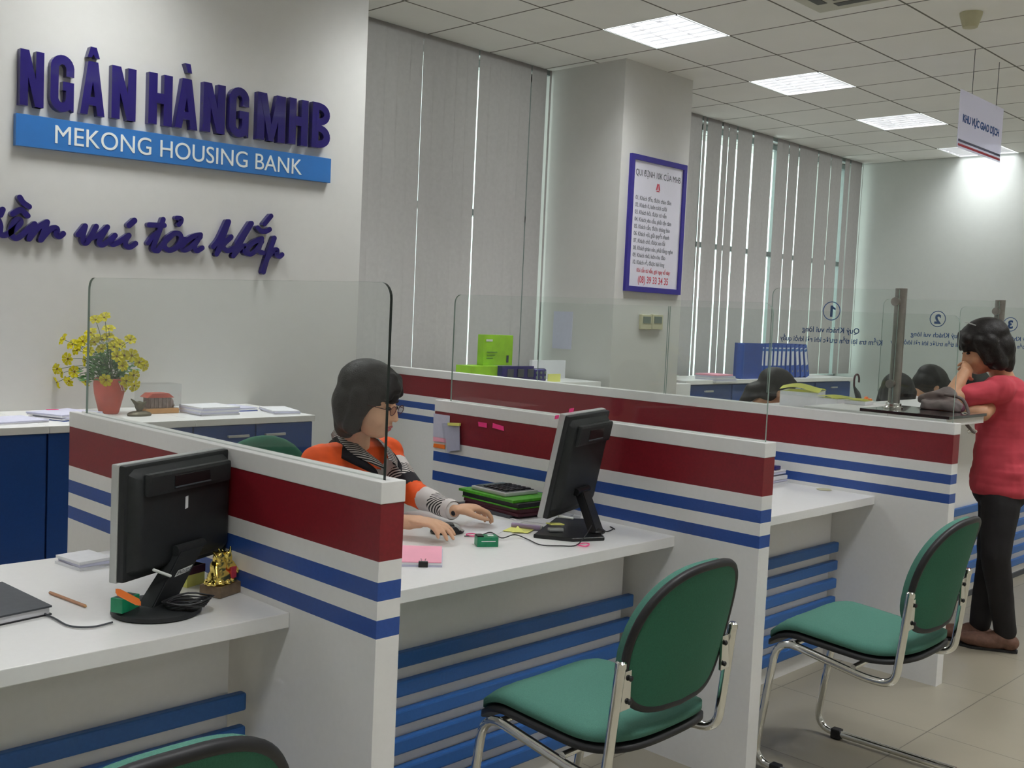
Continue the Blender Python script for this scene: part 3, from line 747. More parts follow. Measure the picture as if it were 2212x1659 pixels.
t_ = paper_stack('pile of white papers with a blue folder, left of the vase', (1.92, 4.58, CZ), .24, .21, 4, .35, under='ringbinder', th=.006)
tag(MB().box((1.86, 4.66, CZ+.0285), (1.91, 4.68, CZ+.0300)).build('sticky_note', 'hotpink'), 'pink sticky flag on the papers left of the vase', 'sticky note')
paper_stack('thick stack of documents right of the stone ornament', (2.585, 4.55, CZ), .21, .21, 5, .05, th=.008, jit=.005)
paper_stack('thin white papers on a blue folder, between two stacks on the cabinets', (2.79, 4.68, CZ), .15, .2, 2, .1, under='ringbinder')
paper_stack('white sheets spread over the right end of the cabinets', (2.945, 4.50, CZ), .14, .24, 3, -.25, jit=.006)

# ------------------------------------------------------------------ visitor chairs
def visitor_chair(label, x, y, rz):
    t = thing('visitor_chair', label, 'chair', (x, y, 0), rz, 'green cantilever visitor chairs')
    hw = .240
    fr = MB()
    for s in (-1, 1):
        X = s*hw
        pts = [(X, -.246, .687), (X, -.218, .405), (X*.96, -.13, .398), (X*.93, .18, .450), (X*.93, .24, .02), (X*.93, -.26, .02)]
        fr.tube(fillet(pts, .075), .0125, seg=14)
    fr.tube([(-hw*.93, -.26, .02), (hw*.93, -.26, .02)], .0125, seg=14)
    for yy in (.12, -.08): fr.tube([(-hw*.94, yy, .430+yy*.12), (hw*.94, yy, .430+yy*.12)], .009, seg=10)
    fo = fr.build('frame', 'chrome', t, smooth=True, world=False)
    for s in (-1, 1):
        MB().lathe([(.0, .004), (.008, .004), (.0128, 0), (.0128, -.012), (0, -.012)], (s*hw, -.2465, .690)).build('tube_cap', 'chrome', fo, smooth=True, world=False)
        MB().box((s*hw*.93-.016, .14, .001), (s*hw*.93+.016, .175, .036), .004).build('foot_pad', 'black', fo, world=False)
    # seat cushion with waterfall front
    def seat(zoff, th, inset, m_, name):
        bmx = bmesh.new(); NX, NY = 18, 22; top = []; bot = []
        W_, D_ = .226-inset, .252-inset
        def P(u, v):   # u,v in -1..1, rounded rectangle mapping
            rr = 4.2
            l = max(abs(u), abs(v))
            if l < 1e-6: return 0, 0
            n_ = (abs(u/l)**rr+abs(v/l)**rr)**(1/rr)
            return u/n_, v/n_
        for i in range(NY+1):
            rt, rb = [], []
            for j in range(NX+1):
                u, v = P(-1+2*j/NX, -1+2*i/NY)
                x_ = u*W_*(1-.06*(1-v)/2); y_ = v*D_+.008
                z_ = .465+.020*v - .075*max(0, v-.40)**2*3.0 + .028*max(0, -v-.35)**2*3 + .008*u*u
                e = max(abs(-1+2*j/NX), abs(-1+2*i/NY)); dome = (1-e**6)
                rt.append(bmx.verts.new((x_, y_, z_+zoff+th*(.45+.55*dome)))); rb.append(bmx.verts.new((x_, y_, z_+zoff)))
            top.append(rt); bot.append(rb)
        for i in range(NY):
            for j in range(NX):
                bmx.faces.new((top[i][j], top[i][j+1], top[i+1][j+1], top[i+1][j])); bmx.faces.new((bot[i][j], bot[i+1][j], bot[i+1][j+1], bot[i][j+1]))
        for i in range(NY):
            bmx.faces.new((top[i][0], top[i+1][0], bot[i+1][0], bot[i][0])); bmx.faces.new((top[i][NX], bot[i][NX], bot[i+1][NX], top[i+1][NX]))
        for j in range(NX):
            bmx.faces.new((top[0][j], bot[0][j], bot[0][j+1], top[0][j+1])); bmx.faces.new((top[NY][j], top[NY][j+1], bot[NY][j+1], bot[NY][j]))
        bmesh.ops.recalc_face_normals(bmx, faces=bmx.faces)
        q = MB(); q.bm = bmx
        return q.build(name, m_, t, smooth='all', world=False)
    seat(-.022, .028, .0, 'black', 'seat_pan'); seat(.003, .040, .004, 'chairgreen', 'seat')
    # backrest: D-shaped, curved around the sitter
    def outline(k=48, g=1.0):
        o = []
        for i in range(k):
            a = 2*PI*i/k
            c, s_ = math.cos(a), math.sin(a)
            if s_ >= 0: x_ = .210*math.copysign(abs(c)**.80, c); z_ = .205*s_**.95
            else: x_ = .210*math.copysign(abs(c)**.42, c)*(1-.10*abs(s_)); z_ = -.148*abs(s_)**.55
            o.append((x_*g, z_*g))
        return o
    def shell(y0, y1, g, m_, name, dome=0, ring=False):
        bmx = bmesh.new(); rings = []
        tiltb = math.radians(12)
        def W(x_, z_, y_):
            yy = y_ - .05*(1-(x_/.23)**2)     # wraps forward at the sides
            zz = z_; q = Vector((x_, yy, zz)); q = Matrix.Rotation(tiltb, 4, 'X') @ q
            return q+Vector((0, -.232, .702))
        fr_ = (1, .9, .7, .45, .2) if not ring else (1,)
        F, B = [], []
        for f_ in fr_:
            F.append([bmx.verts.new(W(x_*f_, z_*f_, y1+dome*(1-f_**4))) for x_, z_ in outline(g=g)])
            B.append([bmx.verts.new(W(x_*f_, z_*f_, y0)) for x_, z_ in outline(g=g)])
        k = len(F[0])
        for R_, inv in ((F, 1), (B, 0)):
            for a, b in zip(R_, R_[1:]):
                for i in range(k):
                    q = (a[i], a[(i+1) % k], b[(i+1) % k], b[i]); bmx.faces.new(q if inv else q[::-1])
            bmx.faces.new(R_[-1] if inv else R_[-1][::-1])
        for i in range(k): bmx.faces.new((F[0][i], B[0][i], B[0][(i+1) % k], F[0][(i+1) % k]))
        bmesh.ops.recalc_face_normals(bmx, faces=bmx.faces)
        q = MB(); q.bm = bmx
        return q.build(name, m_, t, smooth=True, world=False), W
    shell(.006, .028, 1.0, 'chairgreen', 'backrest', .016)
    o_, W = shell(-.006, .0055, .975, 'chairback', 'back_shell')
    rim = MB(); rim.tube([W(x_, z_, .001) for x_, z_ in outline(64, 1.0)], .0105, seg=10, closed=True)
    rim.build('edge_trim', 'black', t, smooth=True, world=False)
    for s in (-1, 1):
        b = MB(); A = Vector((s*hw, -.262, .66)); 
        b.box((min(s*hw, s*.195), -.246, .575), (max(s*hw, s*.195), -.238, .665), .002)
        bo = b.build('bracket', 'chrome', t, world=False)
        for zz in (.593, .647): MB().ell((s*.204, -.250, zz), (.007, .005, .007), seg=10).build('bolt', 'black', bo, world=False)
    return t
CA = visitor_chair('green visitor chair in front of the middle desk', 2.065, 1.665, math.radians(2))
dup(CA, (3.255, 1.525, 0), math.radians(2), 'green visitor chair at right, its whole chrome frame in view')
dup(CA, (.625, 1.475, 0), math.radians(0), 'green visitor chair of which only the top shows at the bottom left edge')

# staff chair behind the woman
cx, cy = 2.13, 3.36
t = thing('staff_chair', 'green staff chair back behind the seated woman', 'chair', (cx, cy, 0))
m = MB(); m.ell((cx, cy, .80), (.21, .035, .17)); m.build('backrest', 'chairback', t, smooth=True)
MB().box((cx-.22, cy-.46, .44), (cx+.22, cy-.05, .49), .02).build('seat', 'chairgreen', t)
m = MB(); m.tube([(cx, cy+.03, .75), (cx, cy+.02, .42), (cx, cy-.2, .42)], .015); m.tube([(cx, cy-.25, .44), (cx, cy-.25, .08)], .022)
for k in range(5):
    a = 2*PI*k/5; m.tube([(cx, cy-.25, .1), (cx+.22*math.cos(a), cy-.25+.22*math.sin(a), .06)], .014); m.ell((cx+.22*math.cos(a), cy-.25+.22*math.sin(a), .03), (.02, .025, .03), seg=10)
m.build('base', 'black', t)

# ------------------------------------------------------------------ monitors
def monitor_body(t, C, X, Y, Z, w_, h_, silver=True, dp=.05):
    """C centre of screen front, X right (seen from behind), Z up along screen, Y towards the rear"""
    X, Y, Z, C = map(Vector, (X, Y, Z, C))
    q = Matrix(((X.x, Y.x, Z.x, C.x), (X.y, Y.y, Z.y, C.y), (X.z, Y.z, Z.z, C.z), (0, 0, 0, 1)))
    MB().box((-w_/2, -.006, -h_/2), (w_/2, .014, h_/2), .004, M4=q).build('front_bezel', 'silver', t)
    MB().box((-w_/2+.016, -.0065, -h_/2+.02), (w_/2-.016, -.0045, h_/2-.016), M4=q).build('screen', 'lcd', t)
    b = MB(); b.box((-w_/2+.002, .010, -h_/2+.002), (w_/2-.002, .030, h_/2-.002), .006, M4=q)
    tb = bmesh.new(); 
    def ring(sx, sz, y_, oz=0): return [tb.verts.new((x_*sx, y_, z_*sz+oz)) for x_, z_ in ((-1, -.9), (-.9, -1), (.9, -1), (1, -.9), (1, .9), (.9, 1), (-.9, 1), (-1, .9))]
    r1 = ring(w_*.47, h_*.46, .028); r2 = ring(w_*.44, h_*.42, .046); r3 = ring(w_*.40, h_*.38, .052)
    for a, c in ((r1, r2), (r2, r3)):
        for k in range(8): tb.faces.new((a[k], a[(k+1) % 8], c[(k+1) % 8], c[k]))
    tb.faces.new(r3); bmesh.ops.recalc_face_normals(tb, faces=tb.faces); tb.transform(q); b.add(tb)
    sh = b.build('rear_shell', 'blackmatte', t, smooth=True)
    # ridge with a handle recess
    r = MB(); r.box((-w_*.40, .046, h_*.22), (w_*.40, .064, h_*.42), .009, M4=q)
    ro = r.build('rear_ridge', 'blackmatte', t)
    MB().box((-w_*.17, .0635, h_*.27), (w_*.17, .0655, h_*.37), .0008, M4=q).build('handle_recess', 'blackgloss', ro)
    MB().box((-w_*.17, .0640, h_*.262), (w_*.17, .0685, h_*.275), .001, M4=q).build('recess_lip', 'darkgrey', ro)
    return q
# monitor 1
A = ud(245, 1003, 2.25); Bm = ud(475, 972, 2.60); Cm = ud(187, 1275, 2.20)
Xv = (Bm-A); Xv.z = 0; Xv.normalize(); Zv = (A-Cm); Zv = (Zv - Xv*Zv.dot(Xv)).normalized(); Yv = Zv.cross(Xv).normalized()
if Yv.y > 0: Yv = -Yv
w_, h_ = (Bm-A).length, (A-Cm).length*.97
Cc = A + Xv*w_/2 - Zv*h_/2
t = thing('monitor', 'black monitor seen from behind on the left desk', 'monitor', (1.11, 2.16, ZD))
q = monitor_body(t, Cc, Xv, Yv, Zv, w_, h_)
bc = un(338, 1322, Z=ZD)
MB().lathe([(0, 0), (.093, 0), (.098, .004), (.097, .012), (.088, .018), (.03, .024), (0, .024)], (bc.x, bc.y, ZD), seg=48).build('stand_base', 'blackmatte', t, smooth=True)
nb = q @ Vector((0, .058, -h_*.30))
m = MB(); 
w2 = .036
lo_ = Vector((bc.x, bc.y, ZD+.02)); 
def slab(m, p0, p1, wx, th0, th1=None, X_=None, Y_=None):
    th1 = th1 or th0
    tb = bmesh.new(); vs = []
    for p, th in ((p0, th0), (p1, th1)):
        for a, c in ((-1, -1), (1, -1), (1, 1), (-1, 1)): vs.append(tb.verts.new(p + X_*wx*a + Y_*th*c))
    tb.faces.new(vs[:4][::-1]); tb.faces.new(vs[4:])
    for k in range(4): tb.faces.new((vs[k], vs[(k+1) % 4], vs[4+(k+1) % 4], vs[4+k]))
    bmesh.ops.recalc_face_normals(tb, faces=tb.faces); bmesh.ops.bevel(tb, geom=tb.edges[:], offset=.003, segments=2, affect='EDGES'); m.add(tb)
Yh = Vector((Yv.x, Yv.y, 0)).normalized()
slab(m, lo_, nb, .042, .022, .014, Xv, Yh)
m.tube([nb-Xv*.05, nb+Xv*.05], .012)
no = m.build('stand_neck', 'blackmatte', t)
def decal(t, p0, X_, Z_, n, w_, h_, m_, name, th=.0006):
    mm = MB(); mm.prism([(-w_/2, -h_/2), (w_/2, -h_/2), (w_/2, h_/2), (-w_/2, h_/2)], p0, X_, Z_, n, th); return mm.build(name, m_, t)
nd = (nb-lo_).normalized(); nn = Xv.cross(nd).normalized(); nn = nn if nn.dot(Yh) > 0 else -nn
pm = lo_.lerp(nb, .62)+nn*.0195
lb = decal(no, pm, (Xv*.97+nd*.1).normalized(), nd, nn, .050, .016, 'signwhite', 'label_sticker')
text('EN21323', .014, 'ink', t, pm-Xv*.022-nd*.005+nn*.0008, Xv, nd, .0002, name='sticker_text', fit=(.044, .010))
p = q @ Vector((-.005, .0525, h_*.10)); decal(t, p, (Xv+Zv*.15).normalized(), Zv, Yv, .010, .028, 'paper', 'sticker_remnant')
# things kept on the stand base
gb = un(270, 1318, Z=ZD+.018)
def boxthing(name, label, cat, c, sx, sy, sz, rz, m_, bev=.002, group=None):
    t = thing(name, label, cat, c, rz, group)
    return t, MB().box((-sx/2, -sy/2, 0), (sx/2, sy/2, sz), bev).build
rzm = math.atan2(Xv.y, Xv.x)
t = thing('stationery_box', 'small green box on the foot of the left monitor', 'box', (gb.x, gb.y, ZD+.0185), rzm)
MB().box((-.028, -.016, 0), (.028, .016, .032), .002).build('box', 'greenbox', t, world=False)
MB().box((-.022, -.011, .0305), (.022, .011, .0325)).build('opening', 'black', t, world=False)
ob = gb+Vector((.0, .0, .034))
o = MB(); _a, _b = un(250, 1276, Z=ZD+.072), un(304, 1304, Z=ZD+.050)
slab(o, _a, _b, .0075, .0035, .0035, ZA, Yh)
tag(o.build('correction_tape', 'orange'), 'orange plastic stick leaning on the small green box', 'correction tape')
# cables round the left stand
m = MB(); cc = bc
pts = [ud(160, 1355, (1.449-.755)*2265/(1355-646)*1.0) for _ in ()]
tp = lambda L, z=ZD+.004: [un(x, y, Z=z) for x, y in L]
m.tube(smoothpath(tp([(-20, 1302), (45, 1306), (110, 1332), (150, 1352), (200, 1354), (243, 1344)])), .0022, seg=8)
tag(m.build('cable', 'darkgrey'), 'thin dark cable running from the black folder to the left monitor', 'cable')
m = MB(); z_ = ZD+.03
for k in range(5):
    r0 = .030+.004*k; c0 = un(420, 1300, Z=z_)+Vector((-.01, .01, 0))
    m.tube([c0+Vector((r0*1.3*math.cos(a), r0*.8*math.sin(a), .004*k-.01+.003*math.sin(3*a+k))) for a in [2*PI*i/20 for i in range(20)]], .0022, seg=6, closed=True)
tag(m.build('cable_coil', 'black'), 'black cable coiled beside the left monitor stand', 'cable')
# white plug wrapped wire by the neck
tag(MB().caps(lo_+Yh*.03+Vector((-.035, 0, .085)), lo_+Yh*.035+Xv*.0+Vector((.0, 0, .067)), .0035, .0035).build('pen', 'signwhite'), 'white pen-like stick leaning across the left monitor neck', 'pen')
bk = un(410, 1262, Z=ZD)
t = thing('tape_box', 'yellow and white small carton behind the left monitor neck', 'carton', (bk.x, bk.y, ZD), .3)
MB().box((-.03, -.02, 0), (.03, .02, .05), .001).build('carton', 'yellowpaper', t, world=False); MB().box((-.031, -.021, .03), (.031, .021, .05), .001).build('carton_band', 'maroon', t, world=False)
bk2 = un(415, 1225, Z=ZD)
paper_stack('small white notepads by the partition, behind the golden statuette', (bk2.x+.01, bk2.y+.02, ZD), .10, .07, 4, .2, group='paper piles on the left desk', th=.012, jit=.003)
p5 = un(190, 1222, Z=ZD)
paper_stack('small pile of papers on the left desk, behind the monitor edge', (p5.x, p5.y+.02, ZD), .10, .12, 3, .1, group='paper piles on the left desk', th=.008, jit=.004)
# pencil
a, b = un(108, 1280, Z=ZD+.004), un(184, 1309, Z=ZD+.004)
t = thing('pencil', 'brown wooden pencil lying on the left desk', 'pencil', ((a.x+b.x)/2, (a.y+b.y)/2, ZD))
MB().tube([a, b], .0038, seg=6).build('shaft', 'wood', t); MB().tube([b, b+(b-a).normalized()*.006], [.0038, .0008], seg=6).build('tip', 'cork', t)
# black folder at left edge
t = thing('ledger', 'dark hard-cover ledger at the left picture edge', 'ledger', (.82, 2.4, ZD))
v = [un(112, 1328, Z=ZD), un(0, 1352, Z=ZD), un(-60, 1255, Z=ZD), un(0, 1273, Z=ZD)]
fx = (v[0]-v[1]).normalized(); fy = Vector((-fx.y, fx.x, 0)); o_ = v[0]
def lbox(m, x0, x1, y0, y1, z0, z1, bev=0):
    m.box((x0, y0, z0), (x1, y1, z1), bev, M4=Matrix(((fx.x, fy.x, 0, o_.x), (fx.y, fy.y, 0, o_.y), (0, 0, 1, ZD), (0, 0, 0, 1)))); return m
vv = v[3]-v[0]; sk = vv.normalized()
m = MB()
def ledger(h0, h1, ins, nm, mt):
    m = MB(); pts = [Vector((v[0].x, v[0].y, 0))-fx*ins+sk*ins, Vector((v[0].x, v[0].y, 0))-fx*.32+sk*ins, Vector((v[0].x, v[0].y, 0))-fx*.32+sk*.26, Vector((v[0].x, v[0].y, 0))-fx*ins+sk*.26]
    m.prism([(p.x, p.y) for p in pts], (0, 0, ZD+h0), XA, YA, ZA, h1-h0); return m.build(nm, mt, t)
ledger(0, .003, 0, 'back_cover', 'black'); ledger(.003, .017, .004, 'page_block', 'paper'); ledger(.017, .021, 0, 'front_cover', 'darkgrey')

# golden statuette on a smoky crystal base
gs = un(478, 1282, Z=ZD)
t = thing('statuette', 'golden statuette on a smoky glass block beside the left monitor', 'statuette', (gs.x, gs.y, ZD), math.radians(20))
MB().box((-.042, -.032, 0), (.042, .032, .028), .003).build('plinth', 'glassbrown', t, world=False)
m = MB(); random.seed(21)
m.ell((-.008, 0, .042), (.028, .022, .020)); m.ell((-.012, 0, .062), (.019, .017, .020)); m.ell((-.014, -.002, .083), (.013, .012, .013)); m.ell((.014, 0, .078), (.012, .012, .014)); m.ell((.014, 0, .055), (.014, .015, .018))
for k in range(12):
    a = 2*PI*k/12; m.ell((-.006+.032*math.cos(a), .022*math.sin(a), .032), (.008, .007, .005), seg=8)
for k in range(9): m.caps((-.026+.006*k, random.uniform(-.01, .01), .088+random.uniform(-.012, .004)), (-.026+.006*k, random.uniform(-.01, .01), .098+random.uniform(-.01, .005)), .004, .002, seg=8)
for s in (-1, 1): m.caps((s*.024-.004, -.008, .065), (s*.032-.004, -.018, .048), .007, .005, seg=8)
for v_ in m.bm.verts: pass
fg = blob(m, .0022, 1, name='figure', mats=('gold',)); fg.parent = t; fg.scale = (1.15, 1.15, 1.15); fg.location = (0, 0, -.004)
m = MB(); m.box((.008, -.0195, .036), (.024, -.015, .060), .001); m.build('red_panel', 'inkred', fg, world=False)

# ------------------------------------------------------------------ monitor on the woman's desk
A = ud(1213, 894, 3.30); Am = ud(1163, 1118, 3.24); 
Xv = Vector((.955, .30, 0)).normalized()
_a, _b = 3.0, 3.8
for _ in range(40):
    _c = (_a+_b)/2
    if (A-ud(1163, 1118, _c)).dot(Xv) > 0: _a = _c
    else: _b = _c
Am = ud(1163, 1118, _a); Zv = (A-Am); h_ = Zv.length; Zv.normalize(); Yv = Zv.cross(Xv).normalized()
if Yv.dot(Vector((1, -.5, 0))) < 0: Yv = -Yv
w_ = .345
t = thing('monitor', 'black monitor turned edge-on in front of the seated woman', 'monitor', (2.6, 2.2, ZD))
def solve_w():
    return None
Cc = A + Xv*w_/2 - Zv*h_/2
q = monitor_body(t, Cc, Xv, Yv, Zv, w_, h_)
M2Q = q
Yh = Vector((Yv.x, Yv.y, 0)).normalized()
bb = un(1245, 1150, Z=ZD)
nb = q @ Vector((0, .058, -h_*.25))
m = MB(); 
c0, c1, c2, c3 = un(1152, 1162, Z=ZD), un(1238, 1171, Z=ZD), un(1306, 1168, Z=ZD), un(1262, 1128, Z=ZD)
cb = (c0+c1+c2+c3)/4
m.prism([(p.x, p.y) for p in (c0, c1, c2, c3, un(1200, 1125, Z=ZD))], (0, 0, ZD), XA, YA, ZA, .012, bev=.002)
m.build('stand_base', 'blackgloss', t)
m = MB(); pb = un(1288, 1150, Z=ZD+.012)
slab(m, pb, nb, .030, .016, .016, Xv, Yh); m.tube([nb-Xv*.05, nb+Xv*.05], .012); m.ell(pb+Vector((0, 0, .004)), (.03, .03, .012))
m.build('stand_neck', 'blackgloss', t)
for pxy, lab in (((1205, 903), 'hot pink sticky flag on the left edge of the woman\'s monitor'), ((1240, 889), 'hot pink sticky flag on the top edge of the woman\'s monitor')):
    pass
f1 = q @ Vector((-w_/2-.012, -.008, h_/2-.012))
tag(MB().box((-.014, -.0005, -.006), (.014, .0005, .006), M4=Matrix.Translation(f1) @ q.to_3x3().to_4x4()).build('sticky_flag', 'hotpink'), 'hot pink sticky flag on the left corner of the edge-on monitor', 'sticky note', 'pink sticky flags')
f1 = q @ Vector((-.09, -.004, h_/2+.006))
tag(MB().box((-.018, -.0005, -.007), (.018, .0005, .006), M4=Matrix.Translation(f1) @ q.to_3x3().to_4x4()).build('sticky_flag', 'hotpink'), 'hot pink sticky flag on top of the edge-on monitor', 'sticky note', 'pink sticky flags')

# ------------------------------------------------------------------ things on the woman's desk
def flat(name, label, cat, pts, z, th, m_, group=None):
    P = [un(x, y, Z=ZD+z) for x, y in pts]
    o = MB().prism([(p.x, p.y) for p in P], (0, 0, ZD+z), XA, YA, ZA, th).build(name, m_)
    return tag(o, label, cat, group)
# mouse
mc = un(966, 1152, Z=ZD); md = (un(1000, 1158, Z=ZD)-un(925, 1160, Z=ZD)).normalized(); ma = math.atan2(md.y, md.x)
t = thing('computer_mouse', 'black and silver mouse under the seated woman\'s right hand', 'computer mouse', (mc.x, mc.y, ZD), ma)
m = MB(); m.ell((0, 0, .007), (.058, .033, .013)); m.ell((-.006, 0, .016), (.050, .030, .020))
blob(m, .004, 4, name='shell', mats=('blackgloss', 'silver'), pick=lambda c: 1 if c.x > .018 and c.z > .008 and abs(c.y) < .02 else 0).parent = t
mt = un(1003, 1158, Z=ZD+.006)
m = MB(); zc = ZD+.004
m.tube(smoothpath([un(x, y, Z=z) for x, y, z in ((1003, 1158, zc), (1035, 1157, zc), (1060, 1150, zc), (1084, 1162, zc+.004), (1112, 1155, zc+.006), (1140, 1165, zc), (1168, 1177, zc), (1210, 1179, zc), (1244, 1178, zc), (1262, 1160, zc+.03), (1278, 1135, zc+.05))]), .0018, seg=8)
tag(m.build('mouse_cable', 'black'), 'thin black mouse cable winding across the middle desk', 'cable')
m = MB(); m.tube(smoothpath([un(x, y, Z=ZD+.003) for x, y in ((1296, 1140), (1310, 1148), (1325, 1142), (1318, 1138), (1328, 1143))]), .0018, seg=6)
tag(m.build('cable', 'black'), 'short black cable end behind the stand of the edge-on monitor', 'cable')
# green box
gb = un(1060, 1181, Z=ZD); 
t = thing('stapler_pin_box', 'small green pin box on the middle desk, beside the mouse cable', 'box', (gb.x, gb.y+.02, ZD), -.55)
MB().box((-.033, -.022, 0), (.033, .022, .030), .0015).build('box', 'greenbox', t, world=False)
MB().box((-.032, -.018, .0295), (-.012, .016, .034), .002).build('clips', 'blackgloss', t, world=False)
MB().box((.004, -.004, .0300), (.022, .012, .0306)).build('box_print', 'signwhite', t, world=False)
MB().box((-.02, -.0226, .016), (.024, -.0218, .0185)).build('side_print', 'signwhite', t, world=False)
# pink clips
for pts, lab in ((((1007, 1154), (1020, 1152), (1037, 1158), (1022, 1158), (1007, 1156)), 'pink paper clip beside the mouse'), (((1246, 1176), (1262, 1173), (1273, 1175), (1264, 1180), (1247, 1177)), 'pink paper clip near the foot of the edge-on monitor')):
    m = MB(); m.tube(smoothpath([un(x, y, Z=ZD+.0055) for x, y in pts], 5), .0016, seg=6); m.tube(smoothpath([un(x, y, Z=ZD+.002) for x, y in pts], 5), .0012, seg=6); tag(m.build('paper_clip', 'hotpink'), lab, 'paper clip', 'pink paper clips')
# pad of pink paper with binder clip
pR, pF, pL = un(956, 1180, Z=ZD+.014), un(955, 1215, Z=ZD+.014), un(866, 1178, Z=ZD+.014)
t = thing('memo_pad', 'pad of papers with a pink top sheet and black clip, beside the near partition', 'memo pad', (1.98, 2.27, ZD))
ex = (pR-pL).normalized(); ey = (pR-pF).normalized(); 
def pad(z0, z1, g, nm, mt, curl=0):
    m = MB(); o_ = pF-ey*.0
    Lx = .16; Ly = (pR-pF).length
    P = [o_, o_-ex*Lx, o_-ex*Lx+ey*Ly, o_+ey*Ly]
    return MB().prism([(p.x, p.y) for p in P], (g, 0, ZD+z0), XA, YA, ZA, z1-z0).build(nm, mt, t)
pad(0, .006, .001, 'sheaf', 'paperlav'); pad(.0062, .012, -.001, 'sheaf', 'paper'); pad(.0122, .0145, -.002, 'top_sheet', 'pinkpaper')
cpos = pF - ex*.052
m = MB(); m.box((-.013, -.005, -.001), (.013, .008, .016), .002, M4=Matrix.Translation((cpos.x, cpos.y, ZD)) @ Matrix.Rotation(math.atan2(ex.y, ex.x), 4, 'Z'))
cl = m.build('binder_clip', 'blackgloss', t)
m = MB()
for s in (-1, 1): m.tube([Vector((cpos.x, cpos.y, ZD+.016))+ex*.004*s, Vector((cpos.x, cpos.y, ZD+.020))+ex*.007*s+ey*.014, Vector((cpos.x, cpos.y, ZD+.017))+ex*.003*s+ey*.016], .0007, seg=6)
m.build('clip_wire', 'chrome', cl)
# papers
flat('paper_sheet', 'white printed sheet under the woman\'s hands', 'paper sheet', ((975, 1150), (1068, 1157), (1130, 1128), (1035, 1118)), .0, .0012, 'paper')
P0 = un(1050, 1146, Z=ZD+.002)
t = thing('printed_text', 'rows of small print on the sheet by the woman\'s hand', 'print', (P0.x, P0.y, ZD+.0012))
bpy.data.objects.remove(t)
flat('paper_sheet', 'white sheets at the woman\'s elbow beyond the near partition', 'paper sheet', ((868, 1128), (905, 1116), (935, 1122), (900, 1140), (868, 1140)), .0, .003, 'paper', None)
flat('paper_sheet', 'white sheet lying below the files, under the lilac tape', 'paper sheet', ((1100, 1122), (1190, 1134), (1240, 1112), (1150, 1104)), .0, .002, 'paper', None)
flat('sticky_note', 'yellow sticky note left of the edge-on monitor, lying flat', 'sticky note', ((1086, 1147), (1110, 1136), (1160, 1141), (1140, 1152)), .0021, .0012, 'yellowpaper', 'yellow sticky notes')
m = MB(); a_, b_, c_ = un(1104, 1150, Z=ZD+.004), un(1132, 1150, Z=ZD+.004), un(1118, 1143, Z=ZD+.004)
tb = bmesh.new(); vs = [tb.verts.new(p) for p in (a_, b_, c_, (a_+b_)/2*.5+c_*.5+Vector((0, 0, .016)))]
for q_ in ((0, 1, 3), (1, 2, 3), (2, 0, 3), (2, 1, 0)): tb.faces.new([vs[i] for i in q_])
m.add(tb); tag(m.build('sticky_note', 'yellowpaper'), 'yellow sticky note standing folded beside the lilac tape', 'sticky note', 'yellow sticky notes')
a_, b_ = un(1106, 1134, Z=ZD+.009), un(1168, 1141, Z=ZD+.009)
t = thing('pen_case', 'lilac cylindrical tube lying left of the edge-on monitor', 'tube', ((a_.x+b_.x)/2, (a_.y+b_.y)/2, ZD))
MB().tube([a_, b_], .0088, seg=18).build('body', 'lilac', t, smooth=True); MB().tube([b_, b_+(b_-a_).normalized()*.006], .0075, seg=18).build('end_cap', 'silver', t, smooth=True)
# things on the monitor foot
s0 = un(1200, 1148, Z=ZD+.012)
t = thing('clip_tray', 'small clear box of clips on the foot of the edge-on monitor', 'box', (s0.x, s0.y, ZD+.0125), -.5)
MB().box((-.028, -.016, 0), (.028, .016, .022), .002).build('box', 'clear', t, world=False); MB().box((-.024, -.013, .001), (.024, .013, .012), .004).build('clips', 'silver', t, world=False)
tag(MB().box((-.03, -.012, 0), (.026, .014, .003), M4=Matrix.Translation((s0.x, s0.y, ZD+.0355)) @ Matrix.Rotation(-.2, 4, 'Z') @ Matrix.Rotation(.08, 4, 'Y')).build('sticky_note', 'yellowpaper'), 'yellow sticky pad on the clear clip box by the monitor foot', 'sticky note', 'yellow sticky notes')
a_, b_ = s0+Vector((.01, .0, .05)), s0+Vector((.06, -.02, .040))
tag(MB().tube([a_, b_], .004, seg=10).build('marker_pen', 'signwhite'), 'white marker pen across the clear clip box', 'pen')
# files and calculator
fc = Vector((2.715, 2.635, 0)); fa = math.radians(-4)
t = thing('file_stack', 'pile of dark maroon and green files against the middle partition', 'file pile', (fc.x, fc.y, ZD), fa)
for k, (mt, h0, h1, dx, dy, a) in enumerate((('darkgrey', 0, .010, -.02, .02, .05), ('maroon', .010, .020, .0, -.02, -.02), ('maroon', .020, .032, .004, -.01, .03), ('lime', .032, .037, .002, .0, .0), ('black', .037, .052, .006, .0, .02), ('lime', .052, .062, .002, .02, .01))):
    MB().box((-.105+dx*1, -.15+dy, h0), (.105+dx*.5, .15+dy, h1-.0004), .001, M4=Matrix.Rotation(a, 4, 'Z')).build('file', mt, t, world=False)
t = thing('calculator', 'white desk calculator with dark keys on top of the file pile', 'calculator', (fc.x, fc.y+.03, ZD+.0622), fa)
kq = Matrix.Rotation(math.radians(3), 4, 'X')
MB().box((-.08, -.095, 0), (.08, .095, .014), .004).build('case', 'silver', t, world=False)
MB().box((-.07, -.085, .0142), (.07, .085, .0160), .001).build('key_bed', 'darkgrey', t, world=False)
for r_ in range(5):
    for c_ in range(5): MB().box((-.064+.026*c_, -.078+.026*r_, .016), (-.064+.026*c_+.020, -.078+.026*r_+.018, .021), .002).build('key', 'blackgloss', t, world=False)
MB().box((-.062, .055, .016), (.062, .08, .018)).build('display', 'lcd', t, world=False)
